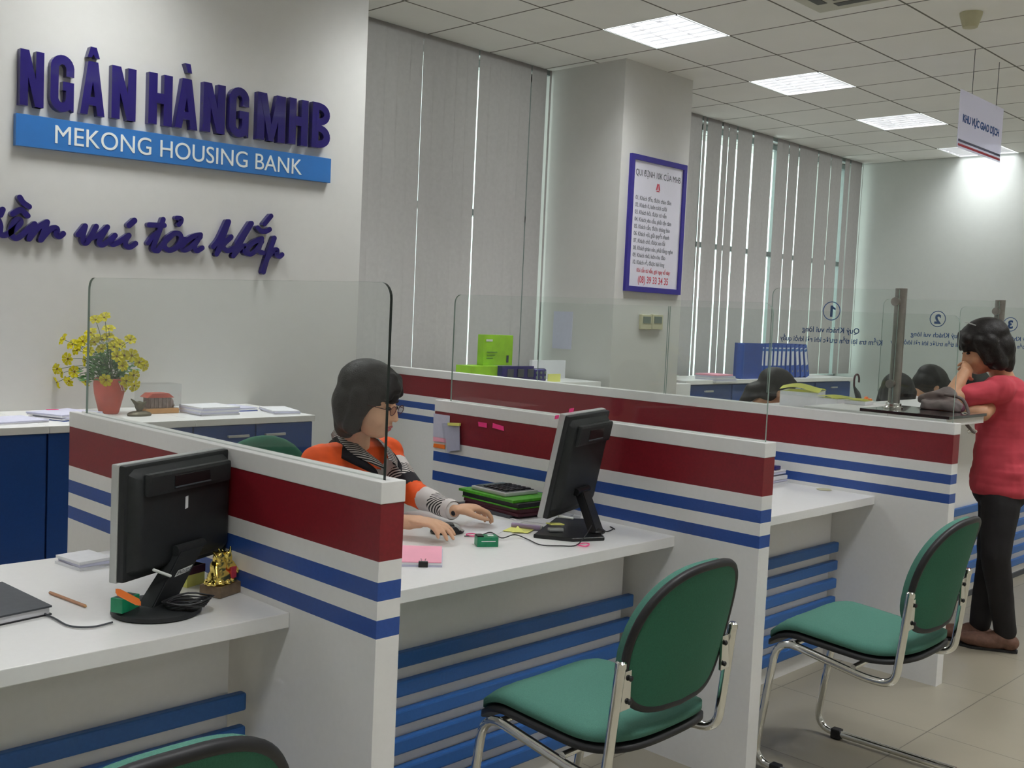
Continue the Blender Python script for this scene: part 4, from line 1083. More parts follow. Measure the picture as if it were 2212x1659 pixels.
# bottle
t = thing('water_bottle', 'clear plastic water bottle behind the edge-on monitor', 'bottle', (2.80, 2.405, ZD))
MB().lathe([(0, 0), (.028, 0), (.031, .006), (.031, .06), (.029, .065), (.031, .07), (.031, .14), (.024, .165), (.012, .185), (.012, .2), (0, .2)], (2.80, 2.405, ZD)).build('bottle', 'clear', t, smooth=True)
MB().lathe([(.0318, .075), (.0318, .115), (.0312, .115), (.0312, .075)], (2.80, 2.405, ZD)).build('label', 'paperlav', t, smooth=True)
MB().lathe([(0, .198), (.0145, .198), (.0145, .215), (0, .215)], (2.80, 2.405, ZD)).build('bottle_cap', 'signwhite', t, smooth=True)
# things pinned on partition 2
def onP2(pts, name, label, cat, m_, th=.001, off=.0016, group=None):
    P = [un(x, y, X=X2-off) for x, y in pts]
    o = MB().prism([(p.y, p.z) for p in P], (X2-off, 0, 0), YA, ZA, -XA, th).build(name, m_); return tag(o, label, cat, group)
onP2(((937, 893), (972, 898), (970, 949), (936, 943)), 'calendar_sheet', 'pale printed sheet stuck on the red band of the middle partition', 'paper sheet', 'paperlav')
onP2(((936, 943), (968, 948), (968, 957), (936, 953)), 'note_strip', 'pink paper strip under the printed sheet on the partition', 'note', 'pinkpaper')
onP2(((937, 958), (962, 961), (961, 970), (936, 966)), 'note_strip', 'orange note strip stuck on the white band of the partition', 'note', 'orange')
t = thing('plastic_pouch', 'grey translucent pouch hanging on the middle partition', 'pouch', (X2, 3.0, .9))
o1 = onP2(((958, 914), (996, 916), (998, 975), (966, 980)), 'pouch', None, None, 'clear', .010, .003); o1.parent = t; o1.matrix_parent_inverse = parent_matrix(t).inverted()
o1 = onP2(((960, 918), (993, 920), (994, 972), (968, 976)), 'pouch_paper', None, None, 'paperlav', .004, .006); o1.parent = t; o1.matrix_parent_inverse = parent_matrix(t).inverted()
o1 = onP2(((970, 913), (996, 914), (995, 920), (970, 919)), 'clip', None, None, 'yellowpaper', .008, .008); o1.parent = t; o1.matrix_parent_inverse = parent_matrix(t).inverted()
onP2(((1033, 911), (1052, 914), (1052, 924), (1034, 921)), 'sticky_flag', 'hot pink sticky flag on the red band, left of the two', 'sticky note', 'hotpink', group='pink sticky flags')
onP2(((1065, 914), (1088, 921), (1089, 931), (1064, 924)), 'sticky_flag', 'hot pink sticky flag on the red band, right of the two', 'sticky note', 'hotpink', group='pink sticky flags')

# desk 3 papers
p3 = un(1712, 1046, Z=ZD)
t = thing('document_stack', 'stack of documents in clear trays on the far desk', 'document stack', (4.16, 2.50, ZD), math.radians(3))
for k, (mt, h0, h1) in enumerate((('paper', 0, .012), ('paperlav', .014, .022), ('paper', .024, .040), ('clear', .040, .046), ('paperlav', .046, .056), ('paper', .057, .062))):
    MB().box((-.145+random.uniform(-.006, .006), -.10+random.uniform(-.008, .008), h0), (.115, .11, h1), .001).build('sheaf', mt, t, world=False)
tag(MB().tube([(4.08, 2.46, ZD+.069), (4.20, 2.44, ZD+.069)], .0055, seg=8).build('pen', 'inkred'), 'red pen on top of the document stack on the far desk', 'pen')
tag(MB().box((4.20, 2.42, ZD+.0625), (4.25, 2.47, ZD+.082), .004).build('binder_clip', 'navy'), 'dark blue clip on top of the document stack on the far desk', 'clip')

# ------------------------------------------------------------------ service counter on the right
t = thing('service_counter', 'high white counter with blue slats behind the woman in pink', 'counter', (6.5, 2.4, 0))
CT = 1.075
MB().box((X3+TH+.004, 2.20, 0), (9.6, 2.22, CT)).build('front_panel', 'white', t)
MB().box((X3+TH+.004, 2.00, CT), (9.6, 2.40, CT+.03), .002).build('countertop', 'white', t)
for k in range(6):
    z = .526-k*.081; MB().box((4.9, 2.180, z-.043), (9.6, 2.2, z), .006).build('slat', 'slatblue', t)
MB().box((4.9, 2.19, 0), (9.6, 2.2, .03)).build('kick_line', 'darkgrey', t)
MB().box((X3+TH+.004, 1.745, CT), (4.80, 1.998, CT+.03), .002).build('side_ledge', 'white', t)
MB().box((X3+TH+.03, 2.22, 0), (9.6, 2.24, CT)).build('inner_panel', 'white', t)
tag(MB().box((X3+TH+.006, 1.735, CT+.0305), (4.805, 2.13, CT+.044), .002).build('glass_sheet', 'counterglass'), 'dark glass sheet on the counter ledge beside the long partition', 'glass sheet')
# teller desks further back (only glimpsed over the partition)
tag(MB().box((X3+TH+.01, 2.43, 1.01), (5.38, 3.02, 1.04), .002).box((X3+TH+.03, 2.45, 0), (X3+TH+.06, 3.00, 1.01)).box((5.32, 2.45, 0), (5.35, 3.00, 1.01)).build('paper_table', 'white'), 'white shelf table with yellow papers behind the long partition', 'table')

def counter_screen(n_, cx, cy, label, lab2, L=.62):
    zt = CT+.0445 if n_ == 1 else CT+.030
    t = thing('counter_post', label, 'post', (cx, cy, zt), 0, 'brushed steel posts on the counter')
    MB().lathe([(0, 0), (.042, 0), (.042, .006), (.034, .012), (.034, .022), (.027, .026), (0, .026)], (cx, cy, zt)).build('base', 'chrome', t, smooth=True)
    MB().lathe([(.0255, .02), (.0255, 1.655-zt), (0, 1.655-zt)], (cx, cy, zt)).build('pole', 'steel', t, smooth=True)
    for z_ in (1.595, zt+.11):
        MB().lathe([(0, -.016), (.019, -.016), (.019, .016), (0, .016)], M4=Matrix.Translation((cx-.030, cy+.005, z_)) @ Matrix.Rotation(PI/2, 4, 'Y')).build('clamp', 'steel', t, smooth=True)
    g = thing('glass_screen', lab2, 'glass screen', (cx-.035, cy+L/2, zt), 0, 'numbered glass screens on the counter')
    x = cx-.040
    pane('p', 0, x, cy-.01, cy+L, zt+.02, 1.648, parent=g, rnd=(False, True))
    # writing faces the far side (+X); seen from here it is mirrored
    yc = cy+L*.50; xo = x+.0045; dY = 1
    nI = 24; R0 = .042; ring = MB()
    ring.tube([(xo, yc+R0*math.cos(2*PI*i/nI), 1.545+R0*math.sin(2*PI*i/nI)) for i in range(nI)], .0022, seg=6, closed=True)
    ring.build('number_ring', 'inkblue', g)
    text(str(n_), .068, 'inkblue', g, (xo, yc, 1.521), YA, ZA, .0003, bold=.003, align='CENTER', name='number')
    if n_ == 1: MB().prism([(-.019, .027), (-.019, .036), (-.004, .0475), (-.004, .036)], (xo, yc, 1.521), YA, ZA, XA, .0004).build('number_flag', 'inkblue', g)
    text('Quý Khách vui lòng', .036, 'inkblue', g, (xo, yc, 1.445), YA, ZA, .0003, bold=.0006, align='CENTER', name='text_line', fit=None)
    text('Kiểm tra lại tiền trước khi rời khỏi quầy', .034, 'inkblue', g, (xo, yc, 1.398), YA, ZA, .0003, bold=.0006, xs=.90, align='CENTER', name='text_line')
counter_screen(1, 4.55, 2.05, 'brushed steel counter post nearest, beside the long partition', 'glass screen numbered 1 with mirrored blue writing')
counter_screen(2, 5.75, 2.05, 'second steel counter post, behind the head of the woman in pink', 'glass screen numbered 2 with mirrored blue writing')
counter_screen(3, 6.85, 2.05, 'third steel counter post at the right picture edge', 'glass screen numbered 3 behind the woman in pink')

# papers on the shelf
def sheet_pile(label, cx, cy, rz, sx, sy, z0, h, m_, bend=.02, under='paper'):
    t = thing('paper_pile', label, 'paper pile', (cx, cy, z0), rz, 'loose papers behind the long partition')
    MB().box((-sx/2, -sy/2, 0), (sx/2, sy/2, h), .001).build('sheaf', under, t, world=False)
    m = MB(); bmx = m.bm; N = 10; g = []
    for i in range(N+1):
        for j in range(N+1):
            u, v = i/N-.5, j/N-.5
            g.append(bmx.verts.new((u*sx*1.04, v*sy*1.04, h+.002+bend*(math.cos(u*PI)*.7+.5*math.sin(v*5+1)+.5))))
    for i in range(N):
        for j in range(N):
            k = i*(N+1)+j; bmx.faces.new((g[k], g[k+N+1], g[k+N+2], g[k+1]))
    bmesh.ops.solidify(bmx, geom=bmx.faces[:], thickness=-.004)
    m.build('top_sheet', m_, t, smooth=True, world=False)
sheet_pile('large yellow papers bulging above the long partition', 5.20, 2.855, .35, .27, .20, 1.041, .080, 'yellowpaper', .022)
sheet_pile('smaller yellow pad with a white edge, right of the large yellow papers', 4.98, 2.545, -.2, .15, .13, 1.041, .072, 'yellowpaper', .008)
o_ = sheet_pile('pale yellow bundle near the counter post', 4.80, 2.335, .1, .11, .10, CT+.031, .018, 'yellowpaper', .004)
p_ = un(1868, 876, X=4.80)
m = MB(); random.seed(4)
for k in range(7): m.ell((4.93+random.uniform(-.025, .025), 2.36+random.uniform(-.02, .02), CT+.045+random.uniform(-.004, .012)), (.012, .010, .008), seg=8)
tag(m.build('rubber_band_heap', 'orange'), 'small heap of orange rubber bands beside the counter post', 'rubber bands', kind='stuff')

# ------------------------------------------------------------------ right background: window cabinets, binders, umbrella
t0 = un(1838, 838, Y=5.15); zcab = .985
cab_x1 = un(1838, 838, Y=5.10).x
def rcab(label, x0, x1, group='blue cabinets under the right window'):
    t = thing('storage_cabinet', label, 'cabinet', ((x0+x1)/2, 5.35, 0), 0, group)
    MB().box((x0, 5.08, zcab-.035), (x1, 5.58, zcab), .002).build('cabinet_top', 'white', t)
    MB().box((x0+.003, 5.125, 0), (x1-.003, 5.58, zcab-.035)).build('carcass', 'cabblue', t)
    n = 2; wd = (x1-x0)/n
    for k in range(n):
        d = MB().box((x0+k*wd+.01, 5.105, zcab-.22), (x0+(k+1)*wd-.01, 5.125, zcab-.045), .002).build('drawer', 'cabblue', t)
        MB().box((x0+(k+.5)*wd-.06, 5.085, zcab-.105), (x0+(k+.5)*wd+.06, 5.098, zcab-.09), .002).box((x0+(k+.5)*wd-.055, 5.09, zcab-.103), (x0+(k+.5)*wd-.045, 5.11, zcab-.092)).box((x0+(k+.5)*wd+.045, 5.09, zcab-.103), (x0+(k+.5)*wd+.055, 5.11, zcab-.092)).build('handle', 'silver', d)
        MB().box((x0+k*wd+.01, 5.105, .08), (x0+(k+1)*wd-.01, 5.125, zcab-.23), .002).build('door', 'cabblue', t)
rcab('blue cabinet with drawers under the binders, ending near the umbrella', cab_x1-1.5, cab_x1)
rcab('blue cabinet under the left half of the row of binders', cab_x1-3.0, cab_x1-1.5)
tag(MB().box((6.965, 5.02, 0), (cab_x1-3.01, 5.58, zcab-.02), .003).build('side_cabinet', 'white'), 'white side cabinet with papers, left of the blue binders', 'cabinet')
bx = lambda p: un(p, 800, Y=5.18).x
def binder(x, tiltd, label, h=.32, lean=None, w_=.07):
    t = thing('ring_binder', label, 'binder', (x, 5.18, zcab), 0, 'blue binders along the window')
    t.rotation_euler = (0, math.radians(tiltd), 0)
    return t
def make_binder(t):
    MB().box((0, 0, 0), (.004, .28, .32)).build('cover', 'binderdark', t, world=False); MB().box((.066, 0, 0), (.070, .28, .32)).build('cover', 'binderdark', t, world=False)
    MB().box((0, -.003, 0), (.070, .003, .32), .002).build('spine', 'ringbinder', t, world=False)
    MB().box((.008, .005, .012), (.062, .27, .302)).build('pages', 'paper', t, world=False)
    MB().box((.014, -.0045, .12), (.056, -.0025, .29)).build('spine_label', 'paper', t, world=False)
    MB().box((.014, -.0050, .255), (.056, -.0040, .28)).build('label_band', 'barblue', t, world=False)
    MB().lathe([(0, 0), (.011, 0), (.011, .0025), (0, .0025)], M4=Matrix.Translation((.035, -.0025, .06)) @ Matrix.Rotation(PI/2, 4, 'X')).build('finger_ring', 'steel', t, world=False)
xs0, xs1 = bx(1640), bx(1797)
b0_ = binder(bx(1640), 0, 'blue ring binder with white spine label, leftmost upright of the row'); make_binder(b0_)
pxs = [1653, 1668, 1684, 1699, 1713, 1727, 1738, 1754, 1765, 1776]
tl = [0, 0, 0, 0, 0, 2, 6, 11, 14, 16]
ordn = ['second', 'third', 'fourth', 'fifth', 'sixth', 'seventh', 'eighth', 'ninth', 'tenth', 'eleventh and last']
xp = bx(1640)
for k, (p_, a_) in enumerate(zip(pxs, tl)):
    xp = xp+.0755/math.cos(math.radians(a_))+.33*(math.sin(math.radians(a_))-math.sin(math.radians(tl[k-1] if k else 0)))+.002
    o = dup(b0_, (xp+(.32*math.sin(math.radians(a_)) if 0 else 0), 5.18, zcab+.0), 0, 'blue ring binder, %s spine from the left in the window row%s' % (ordn[k], ', leaning left' if a_ > 3 else ''))
    o.rotation_euler = (0, -math.radians(a_), 0)
    o.location.z = zcab+(.0 if a_ == 0 else .0)
t = thing('ring_binder', 'blue binder lying turned with its broad cover facing the room, left end of the row', 'binder', (bx(1594), 5.16, zcab), 0, 'blue binders along the window')
xw0, xw1 = bx(1594), bx(1638)
MB().box((xw0, 5.14, zcab), (xw0+.045, 5.21, zcab+.325), .02, seg=4).build('spine', 'ringbinder', t, smooth=True)
MB().box((xw0+.03, 5.142, zcab), (xw1-.006, 5.147, zcab+.322)).build('cover', 'binderdark', t); MB().box((xw0+.03, 5.205, zcab), (xw1-.006, 5.21, zcab+.322)).build('cover', 'binderdark', t)
MB().box((xw0+.04, 5.150, zcab+.01), (xw1-.02, 5.200, zcab+.30)).build('pages', 'paper', t)
t = thing('paper_stack', 'leaning pile of papers with a pink sheet on the white side cabinet', 'paper stack', (cab_x1-3.6, 5.2, zcab-.02), 0)
for k in range(5): MB().box((bx(1521), 5.05, zcab-.0195+k*.014), (bx(1521)+.34-k*.02, 5.27, zcab-.0195+k*.014+.013), .001).build('sheaf', 'pinkpaper' if k == 4 else ('paper', 'paperlav')[k % 2], t)
# umbrella hooked beside the cabinet
uc = un(1846, 830, Y=5.12)
t = thing('umbrella', 'closed dark umbrella with a curved handle leaning by the cabinet end', 'umbrella', (uc.x+.06, 5.1, 0))
kx = uc.x
m = MB(); hr = .055
hook = [(kx-.05, 5.1, uc.z-.02), (kx-.055, 5.1, uc.z+.05)] + [(kx+hr*math.cos(a)*.0+(.0-.055)+hr+(-hr)*math.cos(a), 5.1, uc.z+.05+hr*math.sin(a)) for a in [PI*i/8 for i in range(1, 9)]] + [(kx+.055, 5.1, uc.z+.02)]
m.tube(hook, .010, seg=10); m.build('handle', 'wood' if 0 else 'maroon', t, smooth=True)
m = MB(); m.tube([(kx-.05, 5.1, uc.z-.02), (kx+.02, 5.09, uc.z-.1), (kx+.40, 5.05, .12)], [.010, .03, .02], seg=12); m.tube([(kx+.4, 5.05, .12), (kx+.45, 5.05, .01)], .005)
m.build('canopy', 'darkgrey', t, smooth=True)
# boxes behind partition, left
t = thing('low_cabinet', 'white low cabinet behind the long partition under the left window', 'cabinet', (5.1, 5.25, 0))
MB().box((4.45, 4.98, 0), (6.05, 5.52, 1.0), .003).build('body', 'white', t); MB().box((4.46, 4.97, .05), (5.24, 4.98, .96), .002).build('door', 'white', t); MB().box((5.26, 4.97, .05), (6.04, 4.98, .96), .002).build('door', 'white', t)
def px_box(name, label, cat, pa, pb, yb_, depth, m_, z0=None, **kw):
    A_ = un(*pa, Y=yb_); B_ = un(*pb, Y=yb_)
    z0 = z0 if z0 is not None else B_.z
    t = thing(name, label, cat, ((A_.x+B_.x)/2, yb_+depth/2, z0), 0, kw.get('group'))
    MB().box((A_.x, yb_, z0), (B_.x, yb_+depth, A_.z), .002).build('box', m_, t)
    return t, A_, B_
t, A_, B_ = px_box('packaging_box', 'lime green carton lying flat behind the partition, under the upright one', 'carton', (1020, 791), (1083, 830), 5.05, .16, 'boxgreen', z0=1.001, group='lime green cartons')
zt_ = A_.z
t, A_, B_ = px_box('packaging_box', 'lime green carton standing upright behind the partition', 'carton', (1046, 723), (1106, 790), 5.12, .06, 'boxgreen', z0=zt_+.001, group='lime green cartons')
MB().box((A_.x+.02, 5.117, A_.z-.045), (A_.x+.08, 5.119, A_.z-.03)).build('box_print', 'signwhite', t)
MB().box((B_.x-.06, 5.117, zt_+.02), (B_.x-.04, 5.119, zt_+.07)).build('box_print', 'darkgrey', t)
for i_ in range(3): MB().box((A_.x+.03, 5.117, zt_+.09-.02*i_), (A_.x+.13-.02*i_, 5.119, zt_+.094-.02*i_)).build('box_print', 'leaf', t)
t, A_, B_ = px_box('desk_organizer', 'dark blue desk organiser in front of the lime cartons', 'organizer', (1085, 791), (1152, 832), 5.0, .045, 'navy', z0=1.001)
for k in range(3): MB().box((A_.x+.05+.1*k, 4.995, 1.04), (A_.x+.11+.1*k, 5.0, A_.z-.02), .002).build('panel', 'darkgrey', t)
A_ = un(1153, 796, Y=5.0); B_ = un(1181, 825, Y=5.0)
t = thing('perforated_organizer', 'dark rounded organiser with heart-shaped holes beside the lime cartons', 'organizer', ((A_.x+B_.x)/2, 5.02, 1.0))
MB().box((A_.x, 5.0, 1.001), (B_.x, 5.05, A_.z+.0), .02, seg=4).build('case', 'navy', t, smooth=True)
for r_ in range(3):
    for c_ in range(3): MB().ell((A_.x+.035+c_*.042, 4.999, A_.z-.03-r_*.034), (.012, .003, .011), seg=10).build('hole', 'lcd', t)
A_ = un(1184, 808, Y=5.02); B_ = un(1210, 830, Y=5.02)
tag(MB().box((A_.x, 5.02, 1.001), (B_.x, 5.024, A_.z)).build('note_card', 'yellowpaper'), 'yellow note standing beside the perforated organiser', 'note')
A_ = un(1150, 778, Y=5.3); B_ = un(1220, 826, Y=5.3)
tag(MB().box((A_.x, 5.3, 1.001), (B_.x, 5.33, A_.z), .003).build('paper_carton', 'paper'), 'white carton behind the dark organiser, near the column', 'carton')

# ------------------------------------------------------------------ ceiling fittings
acx, acy = 5.37, 2.80
t = thing('air_conditioner', 'ceiling cassette air conditioner at the top picture edge', 'air conditioner', (acx, acy, ZC))
MB().box((acx-.44, acy-.44, ZC-.03), (acx+.44, acy+.44, ZC-.0005), .012, seg=3).build('panel', 'acwhite', t)
MB().box((acx-.25, acy-.25, ZC-.036), (acx+.25, acy+.25, ZC-.028), .004).build('intake_grille', 'acgrille', t)
for s in (-1, 1):
    MB().box((acx-.28, acy+s*.335-.03, ZC-.033), (acx+.28, acy+s*.335+.03, ZC-.029), .001).build('air_outlet', 'acgrille', t); MB().box((acx+s*.335-.03, acy-.28, ZC-.033), (acx+s*.335+.03, acy+.28, ZC-.029), .001).build('air_outlet', 'acgrille', t)
sp_ = un(2098, 28, Z=ZC)
t = thing('smoke_detector', 'small beige detector on the ceiling at the top right', 'detector', (sp_.x, sp_.y, ZC))
MB().lathe([(0, 0), (.065, 0), (.062, -.02), (.05, -.06), (.042, -.085), (.025, -.09), (0, -.09)], (sp_.x, sp_.y, ZC)).build('housing', 'beige', t, smooth=True)
# hanging sign
hy = 2.85
h0, h1 = un(2072, 192, Y=hy), un(2166, 233, Y=hy); h2 = un(2070, 315, Y=hy); h3 = un(2161, 355, Y=hy)
zt_, zb_ = (h0.z+h1.z)/2, (h2.z+h3.z)/2; xa_, xb_ = (h0.x+h2.x)/2, (h1.x+h3.x)/2
t = thing('hanging_sign', 'clear acrylic sign hanging from the ceiling, blue writing above red and blue lines', 'hanging sign', ((xa_+xb_)/2, hy, zt_))
MB().box((xa_, hy-.002, zb_), (xb_, hy+.002, zt_)).build('acrylic_panel', 'acrylic', t)
HW, HH = xb_-xa_, zt_-zb_
text('KHU VỰC GIAO DỊCH', .1, 'inkblue', t, (xa_+HW*.08, hy-.0035, zb_+HH*.42), XA, ZA, .0003, bold=.004, name='lettering', fit=(HW*.84, HH*.20))
MB().box((xa_+.012, hy-.004, zb_+HH*.105), (xb_-.012, hy-.0025, zb_+HH*.145)).build('blue_line', 'navy', t); MB().box((xa_+.012, hy-.004, zb_+HH*.03), (xb_-.012, hy-.0025, zb_+HH*.07)).build('red_line', 'inkred', t)
for p_ in (2092, 2150):
    x_ = un(p_, 110, Y=hy).x; x_ = xa_+HW*(.25 if p_ == 2092 else .82)
    MB().tube([(x_, hy, zt_-.03), (x_, hy, ZC)], .0022, seg=6).build('wire', 'darkgrey', t)

# ------------------------------------------------------------------ people
def basis(f, U=ZA):
    f = Vector(f).normalized(); L = U.cross(f).normalized(); u = f.cross(L).normalized()
    return Matrix(((f.x, L.x, u.x), (f.y, L.y, u.y), (f.z, L.z, u.z)))
def head_skin(m, C, B, s=1.0, ears=(1, -1)):
    P = lambda a, b, c: C+B @ (Vector((a, b, c))*s)
    m.ell(P(-.010, 0, .035), (.092*s, .074*s, .084*s), B)
    m.ell(P(.030, 0, -.028), (.062*s, .060*s, .085*s), B)
    m.ell(P(.050, 0, -.085), (.034*s, .034*s, .026*s), B)
    for sd in (1, -1):
        m.ell(P(.052, sd*.034, -.040), (.030*s, .024*s, .030*s), B)
        m.caps(P(.072, sd*.016, .020), P(.060, sd*.046, .020), .012*s, .010*s)
    m.caps(P(.086, 0, .012), P(.102, 0, -.030), .007*s, .0105*s)
    for sd in (1, -1): m.ell(P(.093, sd*.010, -.032), (.010*s, .007*s, .007*s), B, seg=10)
    m.caps(P(.084, -.014, -.060), P(.084, .014, -.060), .009*s, .009*s); m.caps(P(.082, -.011, -.071), P(.082, .011, -.071), .009*s, .009*s)
    for sd in ears:
        m.ell(P(-.006, sd*.076, -.008), (.017*s, .008*s, .031*s), B, seg=14)
    return P
def face_bits(P, B, root, s=1.0, lips=True):
    for sd in (1, -1):
        m = MB(); m.ell(P(.080, sd*.031, .003), (.009*s, .014*s, .0055*s), B, seg=14); m.build('eye', 'eye', root, smooth=True)
        m = MB(); m.tube(smoothpath([P(.086, sd*.016, .021), P(.084, sd*.032, .026), P(.072, sd*.050, .020)], 4), [.0022*s]*9, seg=6); m.build('eyebrow', 'hair', root, smooth=True)
    if lips:
        m = MB(); m.ell(P(.0905, 0, -.0605), (.0045*s, .020*s, .0048*s), B, seg=14); m.ell(P(.0885, 0, -.0695), (.0050*s, .017*s, .0055*s), B, seg=14); m.build('lips', 'lip', root, smooth=True)
def hand(m, wrist, d, up, side, s=1.0, curl=(14, 22, 18), lens=None, spread=.10, tdir=None):
    """palm, four fingers of unequal length and a thumb rooted at the side of the palm"""
    d = Vector(d).normalized(); side = Vector(side); side = (side-d*side.dot(d)).normalized(); up = Vector(up); up = (up-d*up.dot(d)-side*up.dot(side)).normalized()
    B = Matrix(((d.x, side.x, up.x), (d.y, side.y, up.y), (d.z, side.z, up.z)))
    m.ell(wrist+d*.046*s, (.052*s, .037*s, .0145*s), B, seg=18); m.ell(wrist+d*.066*s, (.028*s, .038*s, .0125*s), B, seg=18)
    m.ell(wrist+d*.028*s+side*.020*s-up*.004*s, (.032*s, .018*s, .014*s), B, seg=14)
    L4 = lens or (.068, .077, .071, .055)
    for k, (o, l) in enumerate(zip((.0275, .0095, -.0090, -.0265), L4)):
        p = wrist+d*(.084-.004*abs(k-1.2))*s+side*o*s; a = 0; sp = spread*(1.5-k)/1.5
        for j, (fr, c) in enumerate(zip((.45, .31, .24), curl)):
            a += math.radians(c+2*k)
            dd = (d*math.cos(a)-up*math.sin(a)+side*sp*math.cos(a)).normalized(); q = p+dd*l*fr*s
            r0, r1 = (.0088, .0082, .0076)[j]*s, (.0082, .0076, .0064)[j]*s
            m.caps(p, q, r0, r1, seg=10); p = q
    td = (Vector(tdir) if tdir else (d*.72+side*.62-up*.32)).normalized()
    p0 = wrist+d*.022*s+side*.028*s-up*.004*s; p1 = p0+td*.036*s; p2 = p1+(td*.75+d*.5-up*.12).normalized()*.028*s; p3 = p2+(td*.55+d*.75-up*.15).normalized()*.020*s
    m.caps(p0, p1, .0125*s, .0105*s, seg=10); m.caps(p1, p2, .0102*s, .0092*s, seg=10); m.caps(p2, p3, .0092*s, .0072*s, seg=10)
    return B
def ribbon(pts, widths, outs, th, name, m_, parent):
    """cloth band along pts; widths are vectors across the band, outs the outward normals"""
    bmx = bmesh.new(); rows = []
    for p, w_, o in zip(pts, widths, outs):
        rows.append([bmx.verts.new(Vector(p)+Vector(w_)*(k/3-.5)+Vector(o)*(.006*math.sin(PI*k/3))) for k in range(4)])
    for a, b in zip(rows, rows[1:]):
        for k in range(3): bmx.faces.new((a[k], a[k+1], b[k+1], b[k]))
    bmesh.ops.solidify(bmx, geom=bmx.faces[:], thickness=th)
    q = MB(); q.bm = bmx; return q.build(name, m_, parent, smooth='all')
def seg_t(p, a, b):
    ab = b-a; t = (p-a).dot(ab)/ab.length_squared; t = max(0, min(1, t)); return t, (p-(a+ab*t)).length

# ---- seated woman in the orange blouse
tf = Vector((.186, -.982, 0)); tL = Vector((.982, .186, 0))
MID = ud(766, 966, 3.62); RS = MID-tL*.168+Vector((0, 0, -.040)); LS = MID+tL*.168+Vector((0, 0, -.040))
hf = Vector((.47, -.86, 0)).normalized(); pitch = math.radians(-13)
hfd = (hf*math.cos(pitch)+ZA*math.sin(pitch)).normalized()
HB = basis(hfd); HC = ud(800, 868, 3.50)
RW = un(888, 1130, Z=ZD+.050); RE = Vector((RS.x-.06, RS.y-.17, ZD+.065))
LW = un(982, 1104, Z=ZD+.052); LE = ud(893, 1066, 3.64)
PEL = Vector((2.16, 3.14, .615)); CH_ = Vector((MID.x-.01, MID.y+.035, MID.z-.13))
W1 = thing('person', 'seated woman with glasses and black bob in an orange and white blouse', 'person', (PEL.x, PEL.y, 0))
def body1(m, e=0.0, full=True):
    m.ell(CH_, (.150+e, .098+e, .145+e), basis(tf) @ Matrix.Rotation(PI/2, 3, 'Z')); m.ell(CH_*.5+PEL*.5, (.125+e, .095+e, .17+e)); m.ell(PEL, (.15+e, .12+e, .105+e))
    for S_ in (RS, LS): m.caps(MID+Vector((0, 0, -.03)), S_, .055+e, .050+e); m.ell(S_, (.056+e,)*3)
    for S_, E_, W_ in ((RS, RE, RW), (LS, LE, LW)):
        m.caps(S_, E_, .045+e, .036+e); 
        wq = E_.lerp(W_, .98 if full else (.90 if S_ is LS else .45))
        m.caps(E_, wq, .036+e, .022+e*.9 if full else (.023+e if S_ is LS else .029+e))
m = MB(); body1(m); 
m.caps(MID+Vector((0, 0, -.01)), HC-HB @ Vector((.030, 0, .055)), .052, .046)
P_ = head_skin(m, HC, HB)
hd1 = (un(975, 1150, Z=ZD+.04)-RW); hd1.z = 0
m.caps(RW-hd1.normalized()*.03, RW+hd1.normalized()*.03+ZA*.008, .0235, .0205)
hand(m, RW+Vector((0, 0, .010)), hd1.normalized()*.98+ZA*.0, ZA, Vector((-hd1.y, hd1.x, 0)), 1.0, (16, 20, 14))
hd2 = (un(1040, 1102, Z=ZD+.05)-LW); hd2.z = .0
hand(m, LW+Vector((0, 0, .008)), hd2.normalized(), ZA, Vector((hd2.y, -hd2.x, 0)), 1.0, (22, 30, 24), spread=.16)
for sd, y_ in ((-1, 0), (1, 0)):
    kn = PEL+tf*.40+tL*sd*.12+Vector((0, 0, .0)); ft = kn+tf*.05+Vector((0, 0, -.50))
    m.caps(PEL+tL*sd*.08, kn, .075, .052); m.caps(kn, ft, .050, .032); m.caps(ft, ft+tf*.14+Vector((0, 0, -.035)), .032, .024)
blob(m, .0042, 5, .5, ('skin',), 'body', W1)
face_bits(P_, HB, W1)
# hair: chin-length bob
m = MB(); H = lambda a, b, c: HC+HB @ Vector((a, b, c))
m.ell(H(-.018, 0, .052), (.112, .091, .090), HB); m.ell(H(-.050, 0, -.010), (.080, .090, .100), HB); m.ell(H(-.045, 0, -.055), (.066, .084, .066), HB)
for sd in (1, -1):
    m.caps(H(-.012, sd*.066, .03), H(-.018, sd*.066, -.085), .036, .030); m.caps(H(.026, sd*.060, .055), H(.004, sd*.068, -.03), .024, .022); m.caps(H(.000, sd*.066, .0), H(-.010, sd*.064, -.078), .026, .022)
m.caps(H(.045, .055, .085), H(.085, -.02, .070), .026, .020); m.caps(H(.06, -.02, .095), H(.078, -.055, .045), .024, .016); m.caps(H(.05, .04, .09), H(.070, .062, .045), .024, .015)
m.caps(H(-.085, 0, -.02), H(-.062, 0, -.105), .05, .042)
blob(m, .005, 14, .5, ('hair',), 'hair', W1, deform=lambda c: c+Vector((noise.noise(c*40), noise.noise(c*40+Vector((9, 0, 0))), 0))*.0022)
